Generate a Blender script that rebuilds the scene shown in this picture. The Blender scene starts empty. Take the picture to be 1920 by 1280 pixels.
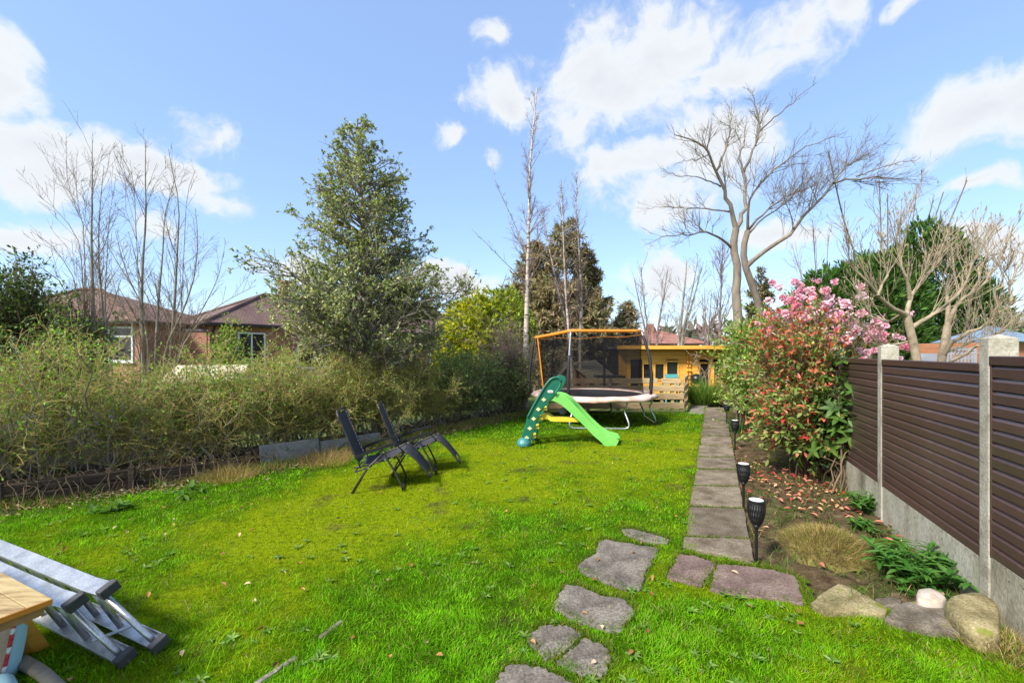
import bpy, math, random
import numpy as np
from mathutils import Vector, Matrix

# ------------------------------------------------------------------ camera, sky, sun, exposure
scene = bpy.context.scene
COL = scene.collection
F, HOR, EYE = 820.0, 660.0, 1.75           # focal length and horizon row in photo pixels, eye height in metres
cam_d = bpy.data.cameras.new('camera'); cam = bpy.data.objects.new('camera', cam_d); COL.objects.link(cam)
cam_d.sensor_width = 36.0; cam_d.lens = F / 1920 * 36.0; cam_d.shift_y = 20.0 / 1920
cam_d.clip_start = 0.05; cam_d.clip_end = 2000
cam.location = (0, 0, EYE); cam.rotation_euler = (math.radians(90), 0, 0)
scene.camera = cam

SUN_TO = Vector((-0.55, -0.52, 0.74)).normalized()
SUN_EL = math.asin(SUN_TO.z); SUN_AZ = math.atan2(SUN_TO.x, SUN_TO.y)
sun_d = bpy.data.lights.new('sun', 'SUN'); sun_d.energy = 3.0; sun_d.angle = math.radians(12); sun_d.color = (1.0, 0.95, 0.87)
sun = bpy.data.objects.new('sun', sun_d); COL.objects.link(sun)
sun.rotation_euler = (-SUN_TO).to_track_quat('-Z', 'Y').to_euler()

vs = scene.view_settings
scene.display_settings.display_device = 'sRGB'
vs.view_transform = 'Standard'; vs.look = 'None'; vs.gamma = 1.0; vs.use_curve_mapping = False
vs.exposure = 1.45
SKY_STRENGTH = 0.115
CLOUD_STRENGTH = 0.365

world = bpy.data.worlds.new("World"); scene.world = world; world.use_nodes = True
def build_sky():
    nt = world.node_tree; nt.nodes.clear(); N = nt.nodes.new; L = nt.links.new
    out = N('ShaderNodeOutputWorld')
    sky = N('ShaderNodeTexSky'); sky.sky_type = 'NISHITA'; sky.sun_disc = False
    sky.sun_elevation = SUN_EL; sky.sun_rotation = SUN_AZ
    sky.altitude = 0; sky.air_density = 1.0; sky.dust_density = 0.6; sky.ozone_density = 3.0
    bg = N('ShaderNodeBackground'); bg.inputs[1].default_value = SKY_STRENGTH
    # thin high haze whitens the blue
    hz = N('ShaderNodeMix'); hz.data_type = 'RGBA'; hz.inputs[0].default_value = 0.50
    L(sky.outputs[0], hz.inputs[6]); hz.inputs[7].default_value = (1.35, 2.0, 3.35, 1)
    L(hz.outputs[2], bg.inputs[0])
    tc = N('ShaderNodeTexCoord')
    def vm(op, a, b):
        n = N('ShaderNodeVectorMath'); n.operation = op
        for i, v in enumerate((a, b)):
            if v is None: continue
            if isinstance(v, tuple): n.inputs[i].default_value = v
            else: L(v, n.inputs[i])
        return n
    def ma(op, a, b=None):
        n = N('ShaderNodeMath'); n.operation = op
        for i, v in enumerate((a, b)):
            if v is None: continue
            if isinstance(v, (int, float)): n.inputs[i].default_value = v
            else: L(v, n.inputs[i])
        return n.outputs[0]
    nz = N('ShaderNodeTexNoise'); nz.inputs['Scale'].default_value = 5.0; nz.inputs['Detail'].default_value = 6.0
    L(tc.outputs['Generated'], nz.inputs['Vector'])
    w = vm('SUBTRACT', nz.outputs['Color'], (0.5, 0.5, 0.5))
    w = vm('MULTIPLY', w.outputs[0], (0.16, 0.16, 0.16))
    d = vm('ADD', tc.outputs['Generated'], w.outputs[0])
    blobs = [(10, 140, 60, 110), (60, 265, 150, 65), (150, 325, 230, 70), (245, 300, 160, 60), (345, 325, 80, 42), (410, 265, 85, 56), (20, 445, 170, 55),
             (300, 440, 60, 40), (1130, 165, 190, 110), (985, 205, 130, 55), (1225, 115, 120, 110), (1405, 130, 130, 55), (1480, 60, 90, 50), (1565, 20, 60, 60),
             (1190, 320, 125, 60), (1260, 380, 140, 75), (1330, 300, 110, 120), (1235, 520, 110, 40), (1830, 225, 145, 66), (1930, 215, 90, 50),
             (935, 70, 42, 34), (838, 255, 40, 22), (925, 300, 36, 16), (1865, 350, 60, 26), (1890, 470, 130, 55), (1480, 430, 120, 40), (560, 500, 90, 26), (840, 530, 130, 30),
             (1700, 20, 60, 20)]
    acc = None
    for (px, py, rx, ry) in blobs:
        v = Vector(((px - 960) / F, 1, (HOR - py) / F)); k = v.length; v.normalize()
        s1 = max(rx / F / k, 0.01); s2 = max(ry / F / k, 0.01)
        a = vm('SUBTRACT', d.outputs[0], tuple(v))
        a = vm('MULTIPLY', a.outputs[0], (1 / s1, 1 / s1, 1 / s2))
        ln = N('ShaderNodeVectorMath'); ln.operation = 'LENGTH'; L(a.outputs[0], ln.inputs[0])
        val = ma('SUBTRACT', 1.0, ln.outputs['Value'])
        acc = val if acc is None else ma('MAXIMUM', acc, val)
    # the rest of the sky carries the same kind of broken cloud
    big = N('ShaderNodeTexNoise'); big.inputs['Scale'].default_value = 2.6; big.inputs['Detail'].default_value = 3.0
    L(tc.outputs['Generated'], big.inputs['Vector'])
    sep = N('ShaderNodeSeparateXYZ'); L(tc.outputs['Generated'], sep.inputs[0])
    away = N('ShaderNodeMapRange'); away.inputs[1].default_value = 0.55; away.inputs[2].default_value = 0.2
    L(sep.outputs[1], away.inputs[0])
    rest = ma('MULTIPLY', ma('SUBTRACT', big.outputs['Fac'], 0.5), 5.0)
    rest = ma('SUBTRACT', rest, ma('MULTIPLY', ma('SUBTRACT', 1.0, away.outputs[0]), 4.0))
    acc = ma('MAXIMUM', ma('MAXIMUM', acc, -1.0), rest)
    fb = N('ShaderNodeTexNoise'); fb.inputs['Scale'].default_value = 9.0; fb.inputs['Detail'].default_value = 10.0; fb.inputs['Roughness'].default_value = 0.62
    L(d.outputs[0], fb.inputs['Vector'])
    f = ma('MULTIPLY', ma('SUBTRACT', fb.outputs['Fac'], 0.5), 2.7)
    tot = ma('ADD', ma('MULTIPLY', acc, 1.0), f)
    mr = N('ShaderNodeMapRange'); mr.interpolation_type = 'SMOOTHSTEP'
    mr.inputs[1].default_value = -0.02; mr.inputs[2].default_value = 0.62; mr.inputs[4].default_value = 0.97
    L(tot, mr.inputs[0])
    # denser cloud is a touch greyer underneath
    sh = N('ShaderNodeMapRange'); sh.inputs[1].default_value = 0.45; sh.inputs[2].default_value = 1.25
    L(tot, sh.inputs[0])
    cc = N('ShaderNodeMix'); cc.data_type = 'RGBA'; L(sh.outputs[0], cc.inputs[0])
    cc.inputs[6].default_value = (0.93, 0.97, 1.0, 1); cc.inputs[7].default_value = (0.82, 0.84, 0.90, 1)
    cb = N('ShaderNodeBackground'); cb.inputs[1].default_value = CLOUD_STRENGTH; L(cc.outputs[2], cb.inputs[0])
    mx = N('ShaderNodeMixShader'); L(mr.outputs[0], mx.inputs[0]); L(bg.outputs[0], mx.inputs[1]); L(cb.outputs[0], mx.inputs[2])
    L(mx.outputs[0], out.inputs[0])
build_sky()

# ------------------------------------------------------------------ helpers
RNG = np.random.default_rng(7)
def P(px, py, z=0.0):
    """the point at height z that the photograph shows at (px, py)"""
    d = F * (EYE - z) / (py - HOR); return np.array([(px - 960) * d / F, d, z])
def Q(px, py, d):
    return np.array([(px - 960) * d / F, d, EYE - (py - HOR) * d / F])
def nrm(v): return v / np.maximum(np.linalg.norm(v, axis=-1, keepdims=True), 1e-9)
GA = math.atan2(395, 820)
U2 = np.array([math.sin(GA), math.cos(GA)]); V2 = np.array([math.cos(GA), -math.sin(GA)])   # along / across the garden

def _hash(ix, iy, s):
    h = (ix.astype(np.int64) * 374761393 + iy.astype(np.int64) * 668265263 + s * 974634431) & 0x7fffffff
    h = ((h ^ (h >> 13)) * 1274126177) & 0x7fffffff
    return ((h ^ (h >> 16)) & 0xffff) / 65535.0
def vnoise(x, y, s=0):
    ix, iy = np.floor(x), np.floor(y); fx, fy = x - ix, y - iy
    fx = fx * fx * (3 - 2 * fx); fy = fy * fy * (3 - 2 * fy)
    a, b = _hash(ix, iy, s), _hash(ix + 1, iy, s); c, d = _hash(ix, iy + 1, s), _hash(ix + 1, iy + 1, s)
    return (a * (1 - fx) + b * fx) * (1 - fy) + (c * (1 - fx) + d * fx) * fy
def fbm(x, y, s=0, o=4):
    v = 0; a = 0.5; t = 0
    for i in range(o):
        v = v + a * vnoise(x * 2 ** i + 17.3 * i, y * 2 ** i - 9.1 * i, s + i); t += a; a *= 0.55
    return v / t
def inpoly(x, y, poly):
    poly = np.asarray(poly); r = np.zeros(x.shape, bool); n = len(poly)
    for i in range(n):
        x0, y0 = poly[i][:2]; x1, y1 = poly[(i + 1) % n][:2]
        if y0 == y1: continue
        c = (y0 > y) != (y1 > y); r ^= c & (x < (x1 - x0) * (y - y0) / (y1 - y0) + x0)
    return r

def tag(o, label=None, cat=None, group=None, kind=None):
    if label: o['label'] = label
    if cat: o['category'] = cat
    if group: o['group'] = group
    if kind: o['kind'] = kind
    return o
def wloc(o):
    v = Vector((0, 0, 0))
    while o is not None: v += o.location; o = o.parent
    return v
def empty(name, loc, label, cat, group=None):
    o = bpy.data.objects.new(name, None); COL.objects.link(o); o.location = tuple(float(c) for c in loc); o.empty_display_size = 0.2
    return tag(o, label, cat, group)
def make_mesh(name, V, Fs, mat=None, col=None, smooth=False):
    V = np.asarray(V, np.float32).reshape(-1, 3); me = bpy.data.meshes.new(name)
    if not isinstance(Fs, list): Fs = [Fs]
    Fs = [np.asarray(f, np.int32) for f in Fs if len(f)]
    tot = np.concatenate([np.full(len(f), f.shape[1], np.int32) for f in Fs]); idx = np.concatenate([f.ravel() for f in Fs])
    st = np.concatenate([[0], np.cumsum(tot)[:-1]]).astype(np.int32)
    me.vertices.add(len(V)); me.vertices.foreach_set('co', V.ravel())
    me.loops.add(len(idx)); me.loops.foreach_set('vertex_index', idx)
    me.polygons.add(len(tot)); me.polygons.foreach_set('loop_start', st); me.polygons.foreach_set('loop_total', tot)
    if smooth: me.polygons.foreach_set('use_smooth', np.ones(len(tot), bool))
    me.update(calc_edges=True)
    if col is not None:
        c = np.ones((len(V), 4), np.float32); c[:, :3] = col
        a = me.color_attributes.new('Col', 'FLOAT_COLOR', 'POINT'); a.data.foreach_set('color', c.ravel())
    if mat: me.materials.append(mat)
    return me
def link(name, me, parent=None, loc=None):
    o = bpy.data.objects.new(name, me); COL.objects.link(o)
    if parent is not None: o.parent = parent
    if loc is not None: o.location = tuple(float(c) for c in loc)
    return o
def obj(name, V, Fs, mat, parent=None, col=None, smooth=False):
    """V in world metres"""
    V = np.asarray(V, np.float64).reshape(-1, 3)
    if parent is not None: V = V - np.array(wloc(parent))
    return link(name, make_mesh(name, V, Fs, mat, col, smooth), parent)
def children(o): return [c for c in bpy.data.objects if c.parent == o]
def copy_tree(o, parent=None):
    c = o.copy(); COL.objects.link(c); c.parent = parent
    for ch in children(o): copy_tree(ch, c)
    return c

class MB:
    """collects solid shapes into one mesh"""
    def __init__(s): s.V = []; s.F = []
    def add(s, V, Fc):
        b = len(s.V); s.V += [tuple(map(float, v)) for v in V]; s.F += [tuple(b + i for i in f) for f in Fc]; return s
    def frame(s, o, ex, ey, ez, lx, ly, lz):
        o, ex, ey, ez = map(np.asarray, (o, ex, ey, ez))
        V = [o + ex * lx * a + ey * ly * b + ez * lz * c for c in (0, 1) for b in (0, 1) for a in (0, 1)]
        return s.add(V, [(0, 2, 3, 1), (4, 5, 7, 6), (0, 1, 5, 4), (2, 6, 7, 3), (0, 4, 6, 2), (1, 3, 7, 5)])
    def box(s, c, d, a=0.0):
        c = np.asarray(c, float); ex = np.array([math.cos(a), math.sin(a), 0]); ey = np.array([-math.sin(a), math.cos(a), 0]); ez = np.array([0, 0, 1.0])
        return s.frame(c - ex * d[0] / 2 - ey * d[1] / 2 - ez * d[2] / 2, ex, ey, ez, *d)
    def bar(s, p0, p1, w, h, up=(0, 0, 1)):
        p0, p1 = np.asarray(p0, float), np.asarray(p1, float); e = p1 - p0; l = np.linalg.norm(e); e = e / l
        a = np.cross(e, up); a /= np.linalg.norm(a); b = np.cross(a, e)
        return s.frame(p0 - a * w / 2 - b * h / 2, e, a, b, l, w, h)
    def tube(s, pts, r, k=8, cap=True, closed=False):
        pts = [np.asarray(p, float) for p in pts]; n = len(pts); r = [r] * n if np.isscalar(r) else r
        V = []; ref = None
        for i in range(n):
            t = (pts[(i + 1) % n] - pts[i - 1]) if closed else pts[min(i + 1, n - 1)] - pts[max(i - 1, 0)]
            t = t / max(np.linalg.norm(t), 1e-9)
            if ref is None: ref = np.array([0, 0, 1.0]) if abs(t[2]) < .9 else np.array([1.0, 0, 0])
            a = np.cross(t, ref); a /= max(np.linalg.norm(a), 1e-9); b = np.cross(t, a); ref = -b if False else ref
            V += [pts[i] + r[i] * (math.cos(q * 2 * math.pi / k) * a + math.sin(q * 2 * math.pi / k) * b) for q in range(k)]
        Fc = []
        for i in range(n if closed else n - 1):
            j = (i + 1) % n
            Fc += [(i * k + q, i * k + (q + 1) % k, j * k + (q + 1) % k, j * k + q) for q in range(k)]
        if cap and not closed: Fc += [tuple(range(k))[::-1], tuple((n - 1) * k + q for q in range(k))]
        return s.add(V, Fc)
    def prism(s, poly, ext):
        n = len(poly); ext = np.asarray(ext, float); V = [np.asarray(p, float) for p in poly]; V += [v + ext for v in V[:n]]
        Fc = [tuple(range(n))[::-1], tuple(range(n, 2 * n))] + [(i, (i + 1) % n, n + (i + 1) % n, n + i) for i in range(n)]
        return s.add(V, Fc)
    def lathe(s, prof, c, k=20, cap=True):
        c = np.asarray(c, float); V = [c + np.array([r * math.cos(2 * math.pi * q / k), r * math.sin(2 * math.pi * q / k), z]) for (r, z) in prof for q in range(k)]
        n = len(prof); Fc = [(i * k + q, i * k + (q + 1) % k, (i + 1) * k + (q + 1) % k, (i + 1) * k + q) for i in range(n - 1) for q in range(k)]
        if cap: Fc += [tuple(range(k))[::-1], tuple((n - 1) * k + q for q in range(k))]
        return s.add(V, Fc)
    def strip(s, A, B):
        """surface between two polylines"""
        n = len(A); return s.add(list(A) + list(B), [(i, i + 1, n + i + 1, n + i) for i in range(n - 1)])
    def obj(s, name, mat, parent=None, bevel=0.0, smooth=False, seg=2):
        V = np.array(s.V, float)
        if parent is not None: V = V - np.array(wloc(parent))
        me = bpy.data.meshes.new(name); me.from_pydata([tuple(v) for v in V], [], s.F); me.update()
        if smooth: me.polygons.foreach_set('use_smooth', np.ones(len(me.polygons), bool))
        me.materials.append(mat); o = link(name, me, parent)
        if bevel:
            m = o.modifiers.new('Bevel', 'BEVEL'); m.width = bevel; m.segments = seg; m.limit_method = 'ANGLE'; m.angle_limit = math.radians(40)
        return o

# ---- branches and leaves, all vectorised
def tubes(sets):
    VV = []; FF = []; b = 0
    for (Pa, R, k) in sets:
        N, n, _ = Pa.shape
        if N == 0: continue
        t = nrm(np.gradient(Pa, axis=1)); m = nrm(t.mean(axis=1)); ref = np.where(np.abs(m[:, 2:3]) < .85, np.array([[0, 0, 1.0]]), np.array([[1.0, 0.1, 0]]))
        a = nrm(np.cross(t, ref[:, None, :])); c = np.cross(t, a)
        ang = np.arange(k) * 2 * np.pi / k
        V = Pa[:, :, None, :] + R[:, :, None, None] * (np.cos(ang)[None, None, :, None] * a[:, :, None, :] + np.sin(ang)[None, None, :, None] * c[:, :, None, :])
        VV.append(V.reshape(-1, 3))
        base = b + np.arange(N)[:, None, None] * n * k + np.arange(n - 1)[None, :, None] * k
        q = np.arange(k)[None, None, :]; q1 = (q + 1) % k
        FF.append(np.stack([base + q, base + q1, base + k + q1, base + k + q], -1).reshape(-1, 4)); b += N * n * k
    return np.concatenate(VV), [np.concatenate(FF)]
def pathlen(Pa): return np.linalg.norm(np.diff(Pa, axis=1), axis=2).sum(1)
def sample(Pa, R, idx, t):
    n = Pa.shape[1]; f = t * (n - 1); i = np.minimum(f.astype(int), n - 2); w = (f - i)[:, None]
    p = Pa[idx, i] * (1 - w) + Pa[idx, i + 1] * w; tg = nrm(Pa[idx, i + 1] - Pa[idx, i])
    r = None if R is None else R[idx, i] * (1 - w[:, 0]) + R[idx, i + 1] * w[:, 0]
    return p, tg, r
def grow(par, M, t0, t1, ang, length, n=4, up=0.0, wander=0.12, rmul=0.55, rtip=0.35, rmin=0.0015, rel=True, rmax=9.0, angj=0.25, flat=1.0, tpow=1.0, rng=RNG, bend=0.0):
    Pa, R = par; N = len(Pa); Lp = pathlen(Pa)
    idx = rng.choice(N, M, p=Lp / Lp.sum()); t = t0 + (t1 - t0) * rng.random(M) ** tpow
    p, tg, r = sample(Pa, R, idx, t)
    perp = rng.normal(size=(M, 3)); perp[:, 2] *= flat; perp -= (perp * tg).sum(1, keepdims=True) * tg; perp = nrm(perp)
    a = (ang + rng.normal(size=M) * angj)[:, None]
    d = nrm(tg * np.cos(a) + perp * np.sin(a) + np.array([0, 0, up]))
    ln = length * rng.uniform(.55, 1.3, M)
    if rel: ln = ln * Lp[idx] * (1.15 - 0.75 * t)
    out = np.zeros((M, n, 3)); out[:, 0] = p
    for i in range(1, n):
        d = nrm(d + rng.normal(size=(M, 3)) * wander + np.array([0, 0, bend]))
        out[:, i] = out[:, i - 1] + d * (ln / (n - 1))[:, None]
    r0 = np.clip(r * rmul, rmin, rmax); R2 = r0[:, None] * (1 + (rtip - 1) * np.linspace(0, 1, n)[None, :]); R2 = np.maximum(R2, rmin * .8)
    return out, R2
def joinp(*sets):
    return np.concatenate([s[0] for s in sets]), np.concatenate([s[1] for s in sets])
def resample(pts, n):
    pts = np.asarray(pts, float); s = np.concatenate([[0], np.cumsum(np.linalg.norm(np.diff(pts, axis=0), axis=1))]); u = np.linspace(0, s[-1], n)
    return np.stack([np.interp(u, s, pts[:, c]) for c in range(3)], 1)
def smoothpath(pts, n):
    """rounded polyline through pts"""
    pts = np.asarray(pts, float); q = resample(pts, n * 4)
    for _ in range(6):
        q[1:-1] = (q[:-2] + 2 * q[1:-1] + q[2:]) / 4
    return resample(q, n)
def leaf_pts(tw, M, t0=0.15, t1=1.0, rng=RNG):
    idx = rng.integers(len(tw[0]), size=M); t = t0 + (t1 - t0) * rng.random(M)
    p, tg, _ = sample(tw[0], None, idx, t); return p, tg, t
def leaves(p, d, ln, wd, col, fold=0.25, up=0.6, rng=RNG, six=False, bias=None):
    """leaf blades: a folded diamond (2 triangles) or a six-point leaf (4 triangles)"""
    N = len(p); d = nrm(d); rv = rng.normal(size=(N, 3)) * (1 - up) + np.array([0, 0, up]) + (0 if bias is None else bias); s = nrm(np.cross(d, rv)); nn = np.cross(s, d)
    ln = np.broadcast_to(np.asarray(ln, float), (N,))[:, None]; wd = np.broadcast_to(np.asarray(wd, float), (N,))[:, None]
    if not six:
        V = np.stack([p, p + d * ln * .48 + s * wd * .5 + nn * wd * fold, p + d * ln, p + d * ln * .48 - s * wd * .5 + nn * wd * fold], 1)
        b = np.arange(N)[:, None] * 4; Fc = np.concatenate([b + [0, 1, 2], b + [0, 2, 3]]); k = 4
    else:
        dr = nn * ln * 0.10
        V = np.stack([p, p + d * ln * .32 + s * wd * .46 + nn * wd * fold, p + d * ln * .68 + s * wd * .42 + nn * wd * fold - dr, p + d * ln - dr * 2,
                      p + d * ln * .68 - s * wd * .42 + nn * wd * fold - dr, p + d * ln * .32 - s * wd * .46 + nn * wd * fold], 1)
        b = np.arange(N)[:, None] * 6; Fc = np.concatenate([b + [0, 1, 2], b + [0, 2, 3], b + [0, 3, 4], b + [0, 4, 5]]); k = 6
    return V.reshape(-1, 3), [Fc], np.repeat(col, k, axis=0)
def palette(N, cols, wts=None, jit=0.22, rng=RNG):
    cols = np.asarray(cols, float); w = None if wts is None else np.asarray(wts, float) / np.sum(wts)
    c = cols[rng.choice(len(cols), N, p=w)]
    return c * np.exp(rng.normal(size=(N, 1)) * jit) * (1 + rng.normal(size=(N, 3)) * 0.05)

# ------------------------------------------------------------------ materials
def new_mat(name):
    m = bpy.data.materials.new(name); m.use_nodes = True; nt = m.node_tree; nt.nodes.clear(); return m, nt, nt.nodes.new, nt.links.new
def leaf_mat(name, rough=0.45, trans=0.3, spec=0.4, tc_=(1.25, 1.2, 0.55, 1)):
    m, nt, N, L = new_mat(name); o = N('ShaderNodeOutputMaterial'); a = N('ShaderNodeAttribute'); a.attribute_name = 'Col'
    p = N('ShaderNodeBsdfPrincipled'); p.inputs['Roughness'].default_value = rough; p.inputs['Specular IOR Level'].default_value = spec
    t = N('ShaderNodeBsdfTranslucent'); mx = N('ShaderNodeMixShader'); mx.inputs[0].default_value = trans
    tint = N('ShaderNodeMix'); tint.data_type = 'RGBA'; tint.blend_type = 'MULTIPLY'; tint.inputs[0].default_value = 1.0; tint.inputs[7].default_value = tc_
    L(a.outputs['Color'], p.inputs['Base Color']); L(a.outputs['Color'], tint.inputs[6]); L(tint.outputs[2], t.inputs[0])
    L(p.outputs[0], mx.inputs[1]); L(t.outputs[0], mx.inputs[2]); L(mx.outputs[0], o.inputs[0]); return m
def mat(name, cols, scale=6.0, rough=0.6, metal=0.0, spec=0.5, bump=0.0, bscale=None, detail=8.0, stretch=(1, 1, 1), fine=0.0, pos=None, attr=False, coord='Object', speck=None, orand=0.0):
    """noise blended colours, optional fine grain, bump, and sparse specks (colour, scale, threshold)"""
    m, nt, N, L = new_mat(name); o = N('ShaderNodeOutputMaterial'); p = N('ShaderNodeBsdfPrincipled'); L(p.outputs[0], o.inputs[0])
    p.inputs['Roughness'].default_value = rough; p.inputs['Metallic'].default_value = metal; p.inputs['Specular IOR Level'].default_value = spec
    tc = N('ShaderNodeTexCoord'); mp = N('ShaderNodeMapping'); mp.inputs['Scale'].default_value = stretch; L(tc.outputs[coord], mp.inputs[0]); vec = mp.outputs[0]
    nz = N('ShaderNodeTexNoise'); nz.inputs['Scale'].default_value = scale; nz.inputs['Detail'].default_value = detail; nz.inputs['Roughness'].default_value = 0.6; L(vec, nz.inputs['Vector'])
    if not isinstance(cols, list): cols = [cols, tuple(c * 0.8 for c in cols)]
    cr = N('ShaderNodeValToRGB'); e = cr.color_ramp.elements
    while len(e) < len(cols): e.new(0.5)
    ps = pos or [0.32 + 0.36 * i / (len(cols) - 1) for i in range(len(cols))]
    for i, c in enumerate(cols): e[i].position = ps[i]; e[i].color = (*c, 1)
    L(nz.outputs['Fac'], cr.inputs[0]); out = cr.outputs[0]
    def mix(mode, fac, a, b):
        n = N('ShaderNodeMix'); n.data_type = 'RGBA'; n.blend_type = mode
        for i, v in ((0, fac), (6, a), (7, b)):
            if isinstance(v, (float, int)): n.inputs[i].default_value = v
            elif isinstance(v, tuple): n.inputs[i].default_value = v
            else: L(v, n.inputs[i])
        return n.outputs[2]
    if attr:
        at = N('ShaderNodeAttribute'); at.attribute_name = 'Col'; out = mix('MULTIPLY', 1.0, at.outputs['Color'], out)
    if fine:
        n2 = N('ShaderNodeTexNoise'); n2.inputs['Scale'].default_value = scale * 14; n2.inputs['Detail'].default_value = 4; L(vec, n2.inputs['Vector'])
        r2 = N('ShaderNodeMapRange'); r2.inputs[1].default_value = 0.3; r2.inputs[2].default_value = 0.7; r2.inputs[3].default_value = 1 - fine; r2.inputs[4].default_value = 1 + fine; L(n2.outputs['Fac'], r2.inputs[0])
        cb = N('ShaderNodeCombineColor'); [L(r2.outputs[0], cb.inputs[i]) for i in range(3)]
        out = mix('MULTIPLY', 1.0, out, cb.outputs[0])
    if speck:
        n3 = N('ShaderNodeTexNoise'); n3.inputs['Scale'].default_value = speck[1]; n3.inputs['Detail'].default_value = 6; L(tc.outputs[coord], n3.inputs['Vector'])
        r3 = N('ShaderNodeMapRange'); r3.inputs[1].default_value = speck[2]; r3.inputs[2].default_value = speck[2] + 0.06; L(n3.outputs['Fac'], r3.inputs[0])
        out = mix('MIX', r3.outputs[0], out, (*speck[0], 1))
    if orand:
        oi = N('ShaderNodeObjectInfo'); r4 = N('ShaderNodeMapRange'); r4.inputs[3].default_value = 1 - orand; r4.inputs[4].default_value = 1 + orand; L(oi.outputs['Random'], r4.inputs[0])
        c4 = N('ShaderNodeCombineColor'); [L(r4.outputs[0], c4.inputs[i]) for i in range(3)]; out = mix('MULTIPLY', 1.0, out, c4.outputs[0])
    L(out, p.inputs['Base Color'])
    if bump:
        nb = N('ShaderNodeTexNoise'); nb.inputs['Scale'].default_value = bscale or scale * 6; nb.inputs['Detail'].default_value = 6; L(vec, nb.inputs['Vector'])
        bp = N('ShaderNodeBump'); bp.inputs['Strength'].default_value = bump; bp.inputs['Distance'].default_value = 0.01; L(nb.outputs['Fac'], bp.inputs['Height']); L(bp.outputs[0], p.inputs['Normal'])
    return m
def brick_mat(name, c1, c2, mortar, bw=0.225, bh=0.075, off=0.5, ms=0.008):
    m, nt, N, L = new_mat(name); o = N('ShaderNodeOutputMaterial'); p = N('ShaderNodeBsdfPrincipled'); L(p.outputs[0], o.inputs[0]); p.inputs['Roughness'].default_value = 0.85
    tc = N('ShaderNodeTexCoord'); sp = N('ShaderNodeSeparateXYZ'); L(tc.outputs['Object'], sp.inputs[0])
    ad = N('ShaderNodeMath'); L(sp.outputs[0], ad.inputs[0]); L(sp.outputs[1], ad.inputs[1]); cb = N('ShaderNodeCombineXYZ'); L(ad.outputs[0], cb.inputs[0]); L(sp.outputs[2], cb.inputs[1])
    b = N('ShaderNodeTexBrick'); b.offset = off; b.inputs['Scale'].default_value = 1.0; b.inputs['Brick Width'].default_value = bw; b.inputs['Row Height'].default_value = bh; b.inputs['Mortar Size'].default_value = ms
    b.inputs['Color1'].default_value = (*c1, 1); b.inputs['Color2'].default_value = (*c2, 1); b.inputs['Mortar'].default_value = (*mortar, 1); L(cb.outputs[0], b.inputs['Vector'])
    nz = N('ShaderNodeTexNoise'); nz.inputs['Scale'].default_value = 1.2; nz.inputs['Detail'].default_value = 8; L(tc.outputs['Object'], nz.inputs['Vector'])
    mr = N('ShaderNodeMapRange'); mr.inputs[1].default_value = 0.3; mr.inputs[2].default_value = 0.7; mr.inputs[3].default_value = 0.7; mr.inputs[4].default_value = 1.25; L(nz.outputs['Fac'], mr.inputs[0])
    cc = N('ShaderNodeCombineColor'); [L(mr.outputs[0], cc.inputs[i]) for i in range(3)]
    mx = N('ShaderNodeMix'); mx.data_type = 'RGBA'; mx.blend_type = 'MULTIPLY'; mx.inputs[0].default_value = 1; L(b.outputs['Color'], mx.inputs[6]); L(cc.outputs[0], mx.inputs[7]); L(mx.outputs[2], p.inputs['Base Color'])
    bp = N('ShaderNodeBump'); bp.inputs['Strength'].default_value = 0.6; bp.inputs['Distance'].default_value = 0.01; bp.invert = True; L(b.outputs['Fac'], bp.inputs['Height']); L(bp.outputs[0], p.inputs['Normal'])
    return m
def net_mat(name, col, fac):
    m, nt, N, L = new_mat(name); o = N('ShaderNodeOutputMaterial'); t = N('ShaderNodeBsdfTransparent'); d = N('ShaderNodeBsdfDiffuse'); d.inputs[0].default_value = (*col, 1)
    mx = N('ShaderNodeMixShader'); mx.inputs[0].default_value = fac; L(t.outputs[0], mx.inputs[1]); L(d.outputs[0], mx.inputs[2]); L(mx.outputs[0], o.inputs[0]); return m

M = {}
M['leaf'] = leaf_mat('leaf', 0.5, 0.48); M['gloss_leaf'] = leaf_mat('glossy_leaf', 0.45, 0.36, 0.25); M['needle'] = leaf_mat('needle', 0.6, 0.28, 0.2)
M['petal'] = leaf_mat('petal', 0.6, 0.4, 0.2, (1.1, .9, .95, 1)); M['blade'] = leaf_mat('grass_blade', 0.65, 0.38, 0.08); M['litter'] = leaf_mat('dry_leaf', 0.7, 0.15, 0.2)
M['bark'] = mat('grey_brown_bark', [(0.085, 0.062, 0.042), (0.16, 0.125, 0.09), (0.22, 0.185, 0.13)], 9, 0.85, bump=0.5, stretch=(1, 1, .25))
M['big_bark'] = mat('pinkish_brown_bark', [(0.12, 0.088, 0.066), (0.20, 0.155, 0.12), (0.25, 0.205, 0.14)], 6, 0.85, bump=0.6, stretch=(1, 1, .35))
M['pale_bark'] = mat('pale_tan_bark', [(0.15, 0.115, 0.075), (0.29, 0.225, 0.145), (0.35, 0.285, 0.20)], 12, 0.8, bump=0.3)
M['twig'] = mat('twig', [(0.11, 0.075, 0.045), (0.19, 0.13, 0.075)], 5, 0.85)
M['red_twig'] = mat('reddish_twig', [(0.13, 0.07, 0.045), (0.20, 0.11, 0.065)], 5, 0.85)
M['purple_twig'] = mat('purplish_twig', [(0.15, 0.105, 0.09), (0.24, 0.17, 0.14)], 3, 0.9)
M['hedge_twig'] = mat('hedge_twig', [(0.22, 0.165, 0.050), (0.42, 0.32, 0.10), (0.52, 0.41, 0.16)], 3, 0.85)
M['birch'] = mat('white_birch_bark', [(0.06, 0.045, 0.04), (0.42, 0.34, 0.27), (0.60, 0.53, 0.46)], 5, 0.7, stretch=(1, 1, 3.0), pos=[0.36, 0.45, 0.7], bump=0.2)
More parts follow.
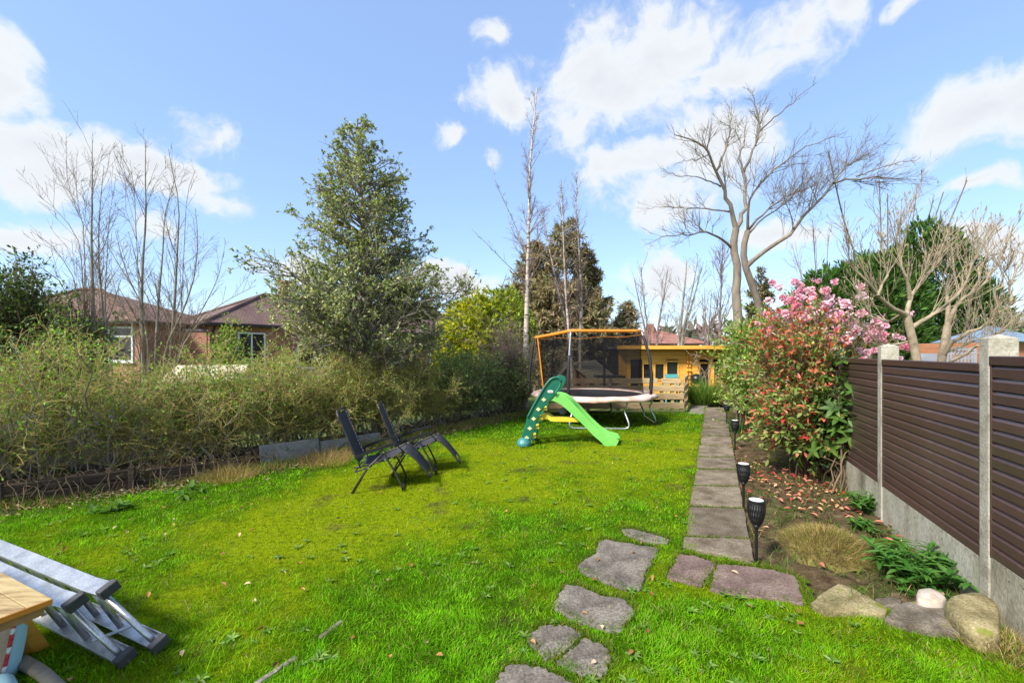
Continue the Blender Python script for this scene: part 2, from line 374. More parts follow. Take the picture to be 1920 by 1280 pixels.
M['alder'] = mat('mossy_grey_bark', [(0.13, 0.11, 0.075), (0.24, 0.21, 0.16), (0.30, 0.27, 0.22)], 7, 0.85, bump=0.3)
M['concrete'] = mat('post_concrete', [(0.17, 0.15, 0.11), (0.33, 0.30, 0.235), (0.42, 0.39, 0.32)], 5, 0.9, bump=0.35, bscale=60, fine=0.22, speck=((0.10, 0.085, 0.06), 55, 0.66))
M['gravel_board'] = mat('stained_concrete', [(0.13, 0.115, 0.075), (0.30, 0.275, 0.20), (0.40, 0.38, 0.31)], 4, 0.9, bump=0.35, bscale=70, fine=0.25, stretch=(1, 1, .5), speck=((0.09, 0.08, 0.05), 30, 0.64))
M['brown_pvc'] = mat('brown_plastic', [(0.060, 0.033, 0.029), (0.078, 0.044, 0.039)], 1.5, 0.30, spec=0.5, bump=0.08, bscale=30, orand=.16, fine=.10, speck=((0.10, 0.075, 0.055), 2.2, 0.66))
for _i, _k in enumerate((.62, .70, .54)): M['slab%d' % _i] = mat('path_slab', [tuple(c * _k for c in q) for q in ((0.125, 0.092, 0.060), (0.235, 0.188, 0.132), (0.33, 0.28, 0.205))], 4.2, 0.95, spec=0.2, bump=0.6, bscale=70, fine=0.38, speck=((0.12, 0.13, 0.03), 6 + _i, 0.64), orand=.10)
M['slab'] = mat('path_slab', [(0.105, 0.085, 0.062), (0.185, 0.155, 0.12), (0.26, 0.225, 0.175)], 4, 0.9, bump=0.35, bscale=70, fine=0.22, speck=((0.30, 0.27, 0.21), 22, 0.70))
M['step_stone'] = mat('grey_paving', [(0.070, 0.060, 0.048), (0.145, 0.125, 0.102), (0.22, 0.195, 0.16)], 4.5, 0.95, spec=0.2, bump=0.6, bscale=80, fine=0.42, speck=((0.27, 0.22, 0.13), 14, 0.69))
M['purple_stone'] = mat('purplish_paving', [(0.090, 0.060, 0.050), (0.15, 0.103, 0.088), (0.21, 0.155, 0.125)], 4.5, 0.95, spec=0.2, bump=0.6, bscale=80, fine=0.38, speck=((0.22, 0.17, 0.10), 12, 0.71))
M['sandstone'] = mat('sandstone', [(0.10, 0.085, 0.035), (0.23, 0.19, 0.095), (0.34, 0.29, 0.165)], 6, 0.95, spec=0.2, bump=1.0, bscale=45, fine=0.35, speck=((0.17, 0.18, 0.035), 7, 0.62))
M['slate'] = mat('dark_stone', [(0.06, 0.05, 0.036), (0.14, 0.118, 0.088), (0.24, 0.21, 0.17)], 7, 0.92, spec=0.2, bump=1.0, bscale=50, fine=0.35, speck=((0.20, 0.20, 0.02), 6, 0.63))
M['pebble'] = mat('white_cobble', [(0.32, 0.23, 0.16), (0.48, 0.42, 0.35), (0.56, 0.52, 0.47)], 7, 0.6, bump=0.15)
M['soil'] = mat('soil', [(0.036, 0.023, 0.011), (0.078, 0.053, 0.028), (0.135, 0.098, 0.055)], 8, 0.98, spec=0.1, bump=1.0, bscale=40, fine=0.4, speck=((0.06, 0.075, 0.012), 3.5, 0.60))
M['lawn'] = mat('lawn_turf', [(0.45, 0.42, 0.35), (1.0, 1.0, 1.0), (1.3, 1.25, 1.1)], 20, 0.95, spec=0.05, bump=0.8, bscale=90, fine=0.35, attr=True)
M['ground'] = mat('neighbouring_grass', [(0.05, 0.085, 0.015), (0.085, 0.14, 0.02), (0.12, 0.13, 0.035)], 0.8, 0.95, bump=0.6, bscale=30, fine=0.3)
M['paving'] = mat('far_paving', [(0.13, 0.11, 0.085), (0.22, 0.19, 0.15)], 3, 0.9, fine=0.2)
M['orange_wood'] = mat('orange_stained_timber', [(0.66, 0.29, 0.035), (0.80, 0.39, 0.055), (0.84, 0.46, 0.09)], 2.0, 0.6, stretch=(1, 1, 9), bump=0.1, orand=.14)
M['brown_wood'] = mat('brown_timber', [(0.24, 0.12, 0.045), (0.38, 0.20, 0.08)], 3, 0.75, stretch=(6, 6, 1), orand=.18)
M['pale_wood'] = mat('untreated_planks', [(0.28, 0.185, 0.085), (0.45, 0.32, 0.165), (0.54, 0.41, 0.235)], 5, 0.8, stretch=(.5, .5, 6), bump=0.15, speck=((0.13, 0.065, 0.025), 9, 0.70), orand=.2)
M['grey_wood'] = mat('weathered_planks', [(0.12, 0.095, 0.06), (0.25, 0.20, 0.135), (0.32, 0.265, 0.18)], 6, 0.85, stretch=(.6, .6, 5), bump=0.2, orand=.2)
M['table_wood'] = mat('table_top_timber', [(0.20, 0.12, 0.045), (0.38, 0.275, 0.12), (0.47, 0.37, 0.175)], 4, 0.6, stretch=(1.2, 6.0, 1), bump=0.2, speck=((0.16, 0.07, 0.025), 10, 0.70))
M['table_edge'] = mat('orange_table_edge', [(0.50, 0.16, 0.015), (0.68, 0.25, 0.03)], 5, 0.55)
M['rotten_wood'] = mat('rotten_boards', [(0.022, 0.014, 0.009), (0.055, 0.036, 0.022), (0.095, 0.072, 0.045)], 6, 0.95, stretch=(.5, .5, 4), bump=0.8, speck=((0.05, 0.065, 0.015), 5, 0.62))
M['grey_render'] = mat('grey_concrete_panel', [(0.12, 0.115, 0.11), (0.20, 0.195, 0.19), (0.27, 0.26, 0.25)], 2.5, 0.9, bump=0.3, fine=0.15, speck=((0.09, 0.10, 0.05), 4, 0.64))
M['shingle'] = mat('mossy_roof_boards', [(0.24, 0.20, 0.11), (0.42, 0.35, 0.21)], 6, 0.9, stretch=(3, 3, 1), bump=0.3)
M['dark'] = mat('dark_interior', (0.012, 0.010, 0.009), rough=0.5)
M['black'] = mat('black_plastic', (0.012, 0.012, 0.013), rough=0.38)
M['foam'] = mat('black_foam', (0.016, 0.016, 0.018), rough=0.7)
M['mat'] = mat('trampoline_mat', (0.030, 0.030, 0.034), rough=0.75)
M['steel'] = mat('galvanised_steel', [(0.42, 0.44, 0.46), (0.56, 0.58, 0.60)], 8, 0.35, metal=0.8)
M['alu'] = mat('aluminium', [(0.34, 0.34, 0.34), (0.50, 0.50, 0.50), (0.62, 0.62, 0.62)], 9, 0.40, metal=0.85, bump=0.12, fine=0.22)
M['rubber'] = mat('dark_rubber', [(0.03, 0.03, 0.033), (0.055, 0.055, 0.06)], 20, 0.7, bump=0.2)
M['sling'] = mat('black_mesh_fabric', [(0.022, 0.023, 0.030), (0.032, 0.033, 0.042)], 30, 0.75, fine=0.2)
M['rust_frame'] = mat('rusty_black_tube', [(0.020, 0.019, 0.021), (0.032, 0.028, 0.028), (0.16, 0.065, 0.030)], 7, 0.5, pos=[0.35, 0.56, 0.72])
M['pad'] = mat('faded_pink_pad', [(0.56, 0.30, 0.22), (0.66, 0.46, 0.38), (0.72, 0.60, 0.54)], 3.5, 0.6, bump=0.2)
M['orange'] = mat('orange_fabric', [(0.62, 0.18, 0.012), (0.75, 0.26, 0.02)], 6, 0.6)
M['dark_green'] = mat('dark_green_plastic', [(0.006, 0.105, 0.060), (0.010, 0.135, 0.080)], 3, 0.4)
M['teal'] = mat('faded_teal_plastic', [(0.03, 0.16, 0.15), (0.05, 0.22, 0.22)], 5, 0.45)
M['lime'] = mat('lime_green_plastic', [(0.16, 0.50, 0.09), (0.21, 0.58, 0.13)], 3, 0.38)
M['yellow'] = mat('yellow_plastic', [(0.60, 0.50, 0.03), (0.68, 0.58, 0.06)], 3, 0.42)
M['cream'] = mat('pale_yellow_plastic', [(0.68, 0.62, 0.25), (0.74, 0.68, 0.32)], 3, 0.45)
M['white'] = mat('white_plastic', [(0.68, 0.68, 0.68), (0.78, 0.78, 0.78)], 4, 0.45)
M['red'] = mat('red_print', [(0.52, 0.03, 0.035), (0.60, 0.05, 0.05)], 4, 0.55)
M['brick'] = brick_mat('red_brick', (0.29, 0.085, 0.045), (0.36, 0.13, 0.07), (0.38, 0.30, 0.24))
M['orange_brick'] = brick_mat('orange_brick', (0.36, 0.125, 0.05), (0.42, 0.165, 0.07), (0.30, 0.20, 0.13))
M['tile'] = brick_mat('brown_roof_tile', (0.13, 0.068, 0.048), (0.175, 0.098, 0.07), (0.05, 0.03, 0.024), 0.20, 0.115, 0.5, 0.012)
M['tile2'] = brick_mat('plum_roof_tile', (0.135, 0.075, 0.065), (0.175, 0.105, 0.085), (0.06, 0.038, 0.034), 0.20, 0.10, 0.5, 0.010)
M['red_tile'] = brick_mat('red_roof_tile', (0.27, 0.115, 0.085), (0.32, 0.15, 0.11), (0.18, 0.08, 0.06), 0.3, 0.2, 0.5, 0.015)
M['upvc'] = mat('white_window_frame', (0.72, 0.73, 0.74), rough=0.35)
M['glass'] = mat('window_glass', [(0.012, 0.013, 0.015), (0.03, 0.032, 0.035)], 1.5, 0.06, spec=0.5)
M['lead'] = mat('grey_flashing', (0.12, 0.12, 0.13), rough=0.6)
M['cream_sheet'] = mat('cream_cladding', [(0.50, 0.42, 0.28), (0.66, 0.58, 0.42)], 5, 0.7, stretch=(8, 8, 1))
M['tarp'] = mat('black_cover', [(0.018, 0.019, 0.025), (0.034, 0.036, 0.048)], 3, 0.42, bump=0.5, bscale=9)
M['blue_roof'] = mat('blue_grey_roof', [(0.13, 0.20, 0.28), (0.18, 0.25, 0.33)], 3, 0.5)
M['lattice'] = mat('grey_painted_lattice', [(0.24, 0.25, 0.29), (0.33, 0.34, 0.38)], 5, 0.6)
M['turquoise'] = mat('turquoise_paint', (0.10, 0.42, 0.42), rough=0.5)
M['tan_fabric'] = mat('tan_fabric', [(0.48, 0.32, 0.22), (0.56, 0.40, 0.29)], 5, 0.8, fine=0.12)
M['blue_fabric'] = mat('pale_blue_fabric', [(0.28, 0.53, 0.62), (0.36, 0.60, 0.68)], 5, 0.7)
M['net'] = net_mat('black_safety_net', (0.012, 0.012, 0.013), 0.55)

# ------------------------------------------------------------------ the setting: ground, lawn, soil, path
def px2(L, z=0.0): return [P(x, y, z) for x, y in L]
FA, FB = P(1850, 1150)[:2], P(1652, 972)[:2]                  # feet of the two nearest fence posts
FD = (FB - FA) / np.linalg.norm(FB - FA); FN = np.array([-FD[1], FD[0]]); FSP = np.linalg.norm(FB - FA)
def fence_pt(s, n=0.0, z=0.0): return np.array([*(FA + FD * s + FN * n), z])
HEDGE = [np.array(p) for p in ((-8.6, 2.6), tuple(P(0, 955)[:2]), tuple(P(490, 880)[:2]), tuple(P(720, 830)[:2]), tuple(P(1000, 772)[:2]))]
PR0, PR1 = P(1414, 1055)[:2], P(1360, 765)[:2]
PL0, PL1 = P(1281, 1030)[:2], P(1323, 763)[:2]
bed_edge = [P(*q)[:2] for q in ((1493, 1079), (1512, 1133), (1600, 1140), (1690, 1140), (1770, 1140), (1850, 1150))]
BED = [PR0] + bed_edge + [fence_pt(10.6)[:2], PR1]
LAWN = [np.array(q) for q in ((-6.9, 2.2),)] + HEDGE[1:] + [P(1300, 773)[:2], PL1 + V2 * .02, PL0 + V2 * .05, PR0 - U2 * .02] + bed_edge + [FA - FD * 4.5, np.array((-5.0, -1.6))]

def grid(name, poly, step, zf, mat, colf=None, pad=0.25):
    poly = np.array(poly); x0, y0 = poly.min(0) - pad; x1, y1 = poly.max(0) + pad
    nx, ny = int((x1 - x0) / step) + 2, int((y1 - y0) / step) + 2
    X, Y = np.meshgrid(np.linspace(x0, x1, nx), np.linspace(y0, y1, ny)); Z = zf(X, Y)
    cx, cy = (X[:-1, :-1] + X[1:, 1:]) / 2, (Y[:-1, :-1] + Y[1:, 1:]) / 2
    c = poly.mean(0); keep = inpoly(cx, cy, poly) | inpoly(cx + pad * .5 * np.sign(c[0] - cx), cy + pad * .5 * np.sign(c[1] - cy), poly)
    i = np.arange(nx * ny).reshape(ny, nx); Fc = np.stack([i[:-1, :-1], i[:-1, 1:], i[1:, 1:], i[1:, :-1]], -1)[keep]
    V = np.stack([X, Y, Z], -1).reshape(-1, 3); used = np.unique(Fc); mp = np.zeros(len(V), int); mp[used] = np.arange(len(used))
    return obj(name, V[used], mp[Fc], mat, col=None if colf is None else colf(V[used, 0], V[used, 1]), smooth=True)

def lawn_z(x, y): return 0.022 * (fbm(x * 1.6, y * 1.6, 3) - 0.5) + 0.012 * (fbm(x * 7, y * 7, 5) - 0.5)
def seg_dist(x, y, a, b):
    d = b - a; t = np.clip(((x - a[0]) * d[0] + (y - a[1]) * d[1]) / (d @ d), 0, 1); return np.hypot(x - a[0] - t * d[0], y - a[1] - t * d[1])
def hedge_dist(x, y):
    r = np.full(np.shape(x), 99.0)
    for a, b in zip(HEDGE[:-1], HEDGE[1:]): r = np.minimum(r, seg_dist(x, y, a, b))
    return r
def moss(x, y):
    """how mossy the turf is: 0 = lush grass, 1 = yellow moss"""
    m = 1.15 * fbm(x * 1.1 + 3, y * 1.1, 21, 4) + 0.75 * fbm(x * 5.0, y * 5.0, 33, 3) - 0.92
    for (px, py, r, k) in ((790, 905, 1.6, .62), (660, 985, 1.2, .40), (930, 850, 1.7, .50), (1110, 905, 1.2, .22), (1240, 850, 1.5, .55), (330, 1080, 1.0, .25), (980, 1030, 1.1, -.05), (1290, 810, 1.6, .35), (1660, 1240, .6, .35), (560, 1010, .9, .3)):
        c = P(px, py); m = m + k * np.exp(-((x - c[0]) ** 2 + (y - c[1]) ** 2) / (r * r))
    m = m - 0.6 * np.exp(-(hedge_dist(x, y) / 1.0) ** 2)
    return np.clip(m * 1.5, 0, 1)
GREEN, MOSS, EARTH = np.array([0.085, 0.20, 0.003]), np.array([0.20, 0.27, 0.003]), np.array([0.07, 0.055, 0.025])
def lawn_col(x, y):
    m = moss(x, y)[:, None]; c = GREEN * .75 * (1 - m) + MOSS * .9 * m
    b = np.clip((fbm(x * 2.3, y * 2.3, 77, 4) - 0.67) * 7, 0, 1)[:, None] * .7; b = np.maximum(b, np.clip(1 - hedge_dist(x, y) / 0.5, 0, 1)[:, None] * .85)
    return (c * (1 - b) + EARTH * b) * (.5 + .25 * m)  # base sheet darkened to put shade into the gaps between blades
g = 420.0
tag(obj('ground', [(-g, -g, -.10), (g, -g, -.10), (g, g, -.10), (-g, g, -.10)], [[(0, 1, 2, 3)]], M['ground']), kind='structure')
tag(grid('lawn', LAWN, 0.06, lawn_z, M['lawn'], lawn_col, pad=.10), kind='structure')
tag(grid('flower_bed', BED, 0.035, lambda x, y: -0.035 + 0.07 * (fbm(x * 4, y * 4, 8) - .4) + 0.045 * (fbm(x * 19, y * 19, 11) - .5), M['soil'], pad=0.14), kind='structure')
hp = np.array([-(HEDGE[4] - HEDGE[3])[1], (HEDGE[4] - HEDGE[3])[0]]); hp /= np.linalg.norm(hp)
# raised strip of earth that the hedge grows from
def hedge_norm(i):
    a = HEDGE[max(i - 1, 0)]; b = HEDGE[min(i + 1, 4)]; d = (b - a) / np.linalg.norm(b - a); return np.array([-d[1], d[0]])
HN = [hedge_norm(i) for i in range(5)]
hr = [0.30, 0.24, 0.16, 0.06, 0.0]
mb = MB(); A = [[*(HEDGE[i] + HN[i] * .04), hr[i]] for i in range(5)]; B = [[*(HEDGE[i] + HN[i] * 1.1), hr[i] * .9 + .02] for i in range(5)]; C_ = [[*(HEDGE[i] + HN[i] * 1.6), -.1] for i in range(5)]; D_ = [[*(HEDGE[i] + HN[i] * .02), -.1] for i in range(5)]
mb.strip(A, B).strip(B, C_).strip(D_, A); tag(mb.obj('hedge_bank', M['soil']), kind='structure')

# the path: one slab after another
path = bpy.data.objects.new('garden_path', None); COL.objects.link(path); path.location = (*PR0, 0); tag(path, kind='structure')
def path_pt(L, y):
    p = P(1300, y); (a, b) = L; t = (p[1] - a[1]) / (b[1] - a[1]); return a + (b - a) * t
jl = [1030, 1008, 951, 912, 881, 858, 836, 818, 803, 791, 781, 772, 764]; jr = [1055, 1013, 955, 914.5, 882.5, 859, 837, 819, 804, 792, 782, 773, 765]
rr = random.Random(4)
for i in range(len(jl) - 1):
    a, b = path_pt((PL0, PL1), jl[i]), path_pt((PR0, PR1), jr[i]); c, d = path_pt((PR0, PR1), jr[i + 1]), path_pt((PL0, PL1), jl[i + 1])
    q = np.array([a, b, c, d]); ctr = q.mean(0); ax = nrm(d - a)
    g_ = .004 if i == 0 else .020
    q[0] += ax * g_; q[1] += ax * g_; q[2] -= ax * .024; q[3] -= ax * .024; q[0] += V2 * rr.uniform(-.012, .02); q[3] += V2 * rr.uniform(-.012, .02)
    E = []
    for k in range(4):                                              # slightly worn outline
        p0, p1 = q[k], q[(k + 1) % 4]
        for s in range(6):
            t = s / 6; w = 0 if s == 0 else rr.uniform(-.006, .006); n = nrm(np.array([-(p1 - p0)[1], (p1 - p0)[0]])); E.append([*(p0 + (p1 - p0) * t + n * w), -.05])
    tz = .068 + rr.uniform(0, .008); MB().prism(E, (rr.uniform(-.004, .004), rr.uniform(-.004, .004), tz)).obj('slab', M['slab%d' % rr.randrange(3)], path, .009)
apron = [P(1291, 776), P(1323, 776), P(1325, 763), P(1340, 752), P(1362, 752), P(1362, 757), P(1300, 757)]
tag(MB().prism([(*p[:2], -.06) for p in apron], (0, 0, .068)).obj('paved_landing', M['paving'], None, .004), kind='structure')

# stepping stones in the grass
def flag(poly, name, label, matn, top=.020, group='paving stones set in the lawn', cat='paving stone', wob=.014, seed=0):
    r = random.Random(seed); pts = np.array([P(*q, top) for q in poly]); n = 64
    s = np.concatenate([pts, pts[:1]]); q = resample(s, n + 1)[:-1]; q = .5 * q + .25 * np.roll(q, 1, 0) + .25 * np.roll(q, -1, 0)
    c = q.mean(0); q[:, :2] += (q[:, :2] - c[:2]) / np.linalg.norm(q[:, :2] - c[:2], axis=1)[:, None] * np.array([r.uniform(-wob, wob) for _ in range(n)])[:, None]
    o = MB().prism([(x - c[0], y - c[1], -.05) for x, y, _ in q], (0, 0, top + .05)).obj(name, M[matn], None, .014)
    o.location = (c[0], c[1], 0); return tag(o, label, cat, group)
STONES = [
 ([(1166, 991), (1184, 990), (1253, 1009), (1249, 1018), (1218, 1016), (1172, 1000)], 'thin sliver of grey paving almost overgrown by the lawn', 'step_stone'),
 ([(1129, 1009), (1181, 1017), (1237, 1026), (1212, 1071), (1203, 1106), (1170, 1102), (1119, 1082), (1085, 1068), (1084, 1055), (1115, 1037), (1123, 1013)], 'largest grey stepping stone, next to the thin overgrown sliver', 'step_stone'),
 ([(1059, 1095), (1079, 1094), (1130, 1115), (1174, 1122), (1191, 1141), (1185, 1155), (1163, 1181), (1148, 1184), (1115, 1172), (1079, 1161), (1037, 1137), (1048, 1115)], 'rounded grey stepping stone lying alone between the largest stone and the cracked pair', 'step_stone'),
 ([(1017, 1170), (1059, 1170), (1093, 1186), (1079, 1203), (1050, 1223), (1024, 1237), (995, 1206), (992, 1192)], 'smaller half of the cracked grey stepping stone, with a rounded outer end', 'step_stone'),
 ([(1097, 1192), (1146, 1217), (1139, 1250), (1130, 1265), (1086, 1261), (1039, 1241), (1064, 1221)], 'larger angular half of the cracked grey stepping stone', 'step_stone'),
 ([(951, 1245), (999, 1246), (1035, 1257), (1086, 1282), (1080, 1340), (910, 1340), (931, 1272)], 'grey stepping stone cut off by the bottom edge of the photo', 'step_stone'),
 ([(1272, 1038), (1298, 1039), (1343, 1055), (1330, 1075), (1314, 1099), (1290, 1090), (1248, 1080), (1265, 1053)], 'small purplish paving stone at the near end of the path', 'purple_stone'),
 ([(1345, 1055), (1407, 1059), (1458, 1068), (1493, 1079), (1502, 1101), (1509, 1133), (1458, 1122), (1363, 1111), (1330, 1102), (1338, 1075)], 'long purplish paving stone bordering the flower bed', 'purple_stone')]
for i, (pl, lb, mt) in enumerate(STONES): flag(pl, 'stepping_stone', lb, mt, seed=i)
def rock(poly, name, label, matn, h, cat='stone', group='stones edging the flower bed', dome=.6, seed=0, tilt=(0, 0)):
    pts = np.array([P(*q, h * .6) for q in poly]); n = 40; q = resample(np.concatenate([pts, pts[:1]]), n + 1)[:-1]
    q = (q if dome < .3 else .5 * q + .25 * np.roll(q, 1, 0) + .25 * np.roll(q, -1, 0)); c = q[:, :2].mean(0); V = []; rings = [(-.06, 1.0), (h * .45, 1.0), (h * .8, .965), (h * .96, .88), (h * 1.0, .62), (h * (1 + .08 * dome), .32)] if dome > .3 else [(-.06, 1.0), (h * .6, 1.0), (h * .92, .985), (h, .955), (h * 1.02, .6), (h * 1.05, .3)]
    for z, s in rings:
        for k in range(n):
            x, y = (q[k, :2] - c) * s; w = 1 + .14 * (fbm(np.array(x * 14 + seed), np.array(y * 9 + z * 8), 4 + seed) - .5)
            zz = z + (0 if z < 0 else .35 * h * (fbm(np.array(x * 7 + 3 * seed), np.array(y * 7), 9) - .5) + tilt[0] * x + tilt[1] * y); V.append((x * w, y * w, zz))
    V.append((0, 0, h * (1 + .1 * dome))); Fc = [(i * n + k, i * n + (k + 1) % n, (i + 1) * n + (k + 1) % n, (i + 1) * n + k) for i in range(len(rings) - 1) for k in range(n)]
    T = [((len(rings) - 1) * n + k, (len(rings) - 1) * n + (k + 1) % n, len(V) - 1) for k in range(n)]
    o = obj(name, V, [Fc, T], M[matn], smooth=True); o.location = (*c, 0); return tag(o, label, cat, group)
rock([(1572, 1096), (1590, 1101), (1635, 1126), (1665, 1142), (1660, 1157), (1615, 1149), (1547, 1150), (1520, 1134), (1540, 1115)], 'flat_stone', 'flat triangular stone with yellow green moss beside the long purplish paving', 'sandstone', .034, seed=1, dome=.2)
rock([(1640, 1123), (1677, 1121), (1692, 1127), (1687, 1139), (1660, 1138)], 'flat_stone', 'small half buried flat stone behind the mossy triangular stone', 'slate', .03, seed=2, dome=.2)
rock([(1680, 1137), (1717, 1128), (1767, 1135), (1776, 1155), (1800, 1175), (1820, 1196), (1765, 1187), (1702, 1177), (1660, 1163)], 'flat_stone', 'dark flat stone with a yellow moss patch leaning on the boulder', 'slate', .042, seed=3, dome=.2)
rock([(1717, 1118), (1722, 1109), (1745, 1108), (1768, 1116), (1776, 1127), (1768, 1137), (1735, 1135), (1719, 1130)], 'cobble', 'white rounded cobble behind the dark flat stone', 'pebble', .085, seed=4, dome=1.6)
rock([(1777, 1129), (1812, 1124), (1850, 1120), (1872, 1130), (1877, 1172), (1875, 1202), (1830, 1197), (1797, 1177), (1767, 1144)], 'boulder', 'big sandy boulder at the foot of the nearest concrete post', 'sandstone', .125, seed=5, dome=.5)

# buried edging that shows through the turf
for (a, b, lb) in (((478, 1284), (556, 1231), 'longer worn strip of buried concrete edging near the bottom of the photo'), ((600, 1196), (641, 1164), 'short worn strip of buried edging further up the lawn')):
    pa, pb = P(*a), P(*b); o = MB().bar((*pa[:2], -.024), (*pb[:2], -.026), .034, .07).obj('edging_strip', M['slab'], None, .008); tag(o, lb, 'edging', 'buried edging in the lawn')

# ------------------------------------------------------------------ the fence: posts, gravel boards, panels of boards
fence = empty('panel_fence', (*FA, 0), 'brown ridged plastic panel fence between concrete posts along the flower bed', 'fence')
POST_W, PT = 0.105, 0.15
tops = {-1: 1.86, 0: 1.84, 1: 1.81, 2: 1.80, 3: 1.79, 4: 1.78, 5: 1.78}
for i in range(-1, 6):
    a = np.array([*(FA + FD * (i * FSP)), 0]); d3, n3 = np.array([*FD, 0]), np.array([*FN, 0]); zt = tops[i]
    m = MB(); b0 = a - d3 * POST_W / 2 - n3 * (PT - .015); m.frame(b0 + np.array([0, 0, -.1]), d3, n3, np.array([0, 0, 1.0]), POST_W, PT, zt + .1)
    k = len(m.V); cs = [b0 + np.array([0, 0, zt]), b0 + d3 * POST_W + np.array([0, 0, zt]), b0 + d3 * POST_W + n3 * PT + np.array([0, 0, zt]), b0 + n3 * PT + np.array([0, 0, zt])]
    m.F.pop(1); ap = b0 + d3 * POST_W / 2 + n3 * PT / 2 + np.array([0, 0, zt + .03]); m.add(cs + [ap], [(0, 1, 4), (1, 2, 4), (2, 3, 4), (3, 0, 4)])
    m.obj('post', M['concrete'], fence, .007)
NB, BH = 15, 0.084
for i in range(-1, 5):
    s0, s1 = i * FSP + POST_W / 2, (i + 1) * FSP - POST_W / 2; lift = .05 if i == -1 else 0.0; zb = .355 + lift
    d3, n3 = np.array([*FD, 0]), np.array([*FN, 0]); o0 = fence_pt(s0, -.045)
    MB().frame(o0 + np.array([0, 0, -.12]), d3, n3, np.array([0, 0, 1.0]), s1 - s0, .05, zb + .12).obj('gravel_board', M['gravel_board'], fence, .004)
    pan = MB().frame(o0 + n3 * .006 + np.array([0, 0, zb + NB * BH]), d3, n3, np.array([0, 0, 1.0]), s1 - s0, .055, .06).obj('panel', M['brown_pvc'], fence, .006)
    # one board profile: a flat face with a small lip along the top and a groove under it
    pr = [(0.020, 0), (.042, .001), (.052, .005), (.053, .060), (.050, .064), (.040, BH - .0015), (.020, BH - .0015)]
    m = MB(); base = o0 + np.array([0, 0, zb]); m.prism([base + n3 * q + np.array([0, 0, z]) for q, z in pr], d3 * (s1 - s0))
    MB().frame(base + n3 * .02 + d3 * .001, d3, n3, np.array([0, 0, 1.0]), .016, .036, NB * BH).frame(base + n3 * .02 + d3 * (s1 - s0 - .017), d3, n3, np.array([0, 0, 1.0]), .016, .036, NB * BH).obj('end_trim', M['brown_pvc'], pan, .004)
    bd = m.obj('board', M['brown_pvc'], pan)
    for k in range(1, NB): link('board', bd.data, pan, (0, 0, k * BH))

# ------------------------------------------------------------------ houses
def frame_of(origin, ang):
    ex = np.array([math.cos(ang), math.sin(ang), 0]); ey = np.array([-math.sin(ang), math.cos(ang), 0])
    return lambda x, y, z=0.0: np.array([origin[0], origin[1], 0]) + ex * x + ey * y + np.array([0, 0, z])
def window(parent, T, x, z, w, h, mull=(), name='window', trans=None):
    """white framed window on the wall y = 0 of frame T"""
    fr = MB(); t = .07
    def b(x0, x1, z0, z1, y0=-.05, y1=.02):
        o = T(x0, y0, z0); fr.frame(o, T(1, 0) - T(0, 0), T(0, 1) - T(0, 0), np.array([0, 0, 1.0]), x1 - x0, y1 - y0, z1 - z0)
    b(x, x + t, z, z + h); b(x + w - t, x + w, z, z + h); b(x + t, x + w - t, z, z + t); b(x + t, x + w - t, z + h - t, z + h)
    for q in mull: b(x + q - t / 2, x + q + t / 2, z + t, z + h - t, -.045)
    if trans: b(x + t, x + w - t, z + trans - .03, z + trans + .03, -.042)
    f = fr.obj(name, M['upvc'], parent); g_ = MB(); g_.frame(T(x + t * .5, -.02, z + t * .5), T(1, 0) - T(0, 0), T(0, 1) - T(0, 0), np.array([0, 0, 1.0]), w - t, .01, h - t); g_.obj('pane', M['glass'], f)
    s = MB(); s.frame(T(x - .06, -.11, z - .055), T(1, 0) - T(0, 0), T(0, 1) - T(0, 0), np.array([0, 0, 1.0]), w + .12, .13, .052); s.obj('sill', M['upvc'], f); return f
def hip_house(name, label, o, ang, L, W, eave, ridge, inset, tile, group=None, over=.3, brick='brick', inset2=None):
    T = frame_of(o, ang); e = empty(name, (o[0], o[1], 0), label, 'house', group); inset2 = inset if inset2 is None else inset2
    m = MB(); m.frame(T(0, 0, -.1), T(1, 0) - T(0, 0), T(0, 1) - T(0, 0), np.array([0, 0, 1.0]), L, W, eave + .1); m.obj('wall', M[brick], e)
    r = MB(); c = [T(-over, -over, eave), T(L + over, -over, eave), T(L + over, W + over, eave), T(-over, W + over, eave)]; a, b = T(inset, W / 2, ridge), T(L - inset2, W / 2, ridge); dz = np.array([0, 0, .10])
    r.add([p + dz for p in c] + [a, b] + c, [(0, 1, 5, 4), (1, 2, 5), (2, 3, 4, 5), (3, 0, 4), (6, 7, 1, 0), (7, 8, 2, 1), (8, 9, 3, 2), (9, 6, 0, 3), (9, 8, 7, 6)])
    rf = r.obj('roof', M[tile], e)
    rd = MB(); rd.tube([a + (0, 0, .03), b + (0, 0, .03)], .09, 6)
    for q, s in ((c[0], a), (c[1], b), (c[3], a)): rd.tube([q + dz + (0, 0, .02), s + (0, 0, .03)], .085, 6)
    rd.obj('ridge_tiles', M[tile], rf)
    gt = MB(); gt.bar(T(-over - .05, -over - .05, eave), T(L + over, -over - .05, eave), .1, .09); gt.bar(T(-over - .05, -over + .01, eave), T(-over - .05, W + over, eave), .1, .09); gt.obj('gutter', M['black'], e)
    return e, T
h2, T2 = hip_house('brick_bungalow', 'red brick bungalow with plum hipped roof and red chimney, partly behind the holly', (-13.7, 19.8), math.atan2(.8, .6), 9.0, 4.4, 3.0, 4.85, 3.3, 'tile2', 'houses over the hedge', inset2=2.0)
window(h2, T2, 1.15, .5, 1.25, 2.2, (.62,)); window(h2, T2, 4.0, .9, 1.9, 1.25, (.95,)); 
dp = MB(); dp.tube([T2(.12, -.36, 2.98), T2(.12, -.08, 2.7), T2(.12, -.08, 0)], .05, 6); dp.obj('drainpipe', M['black'], h2)
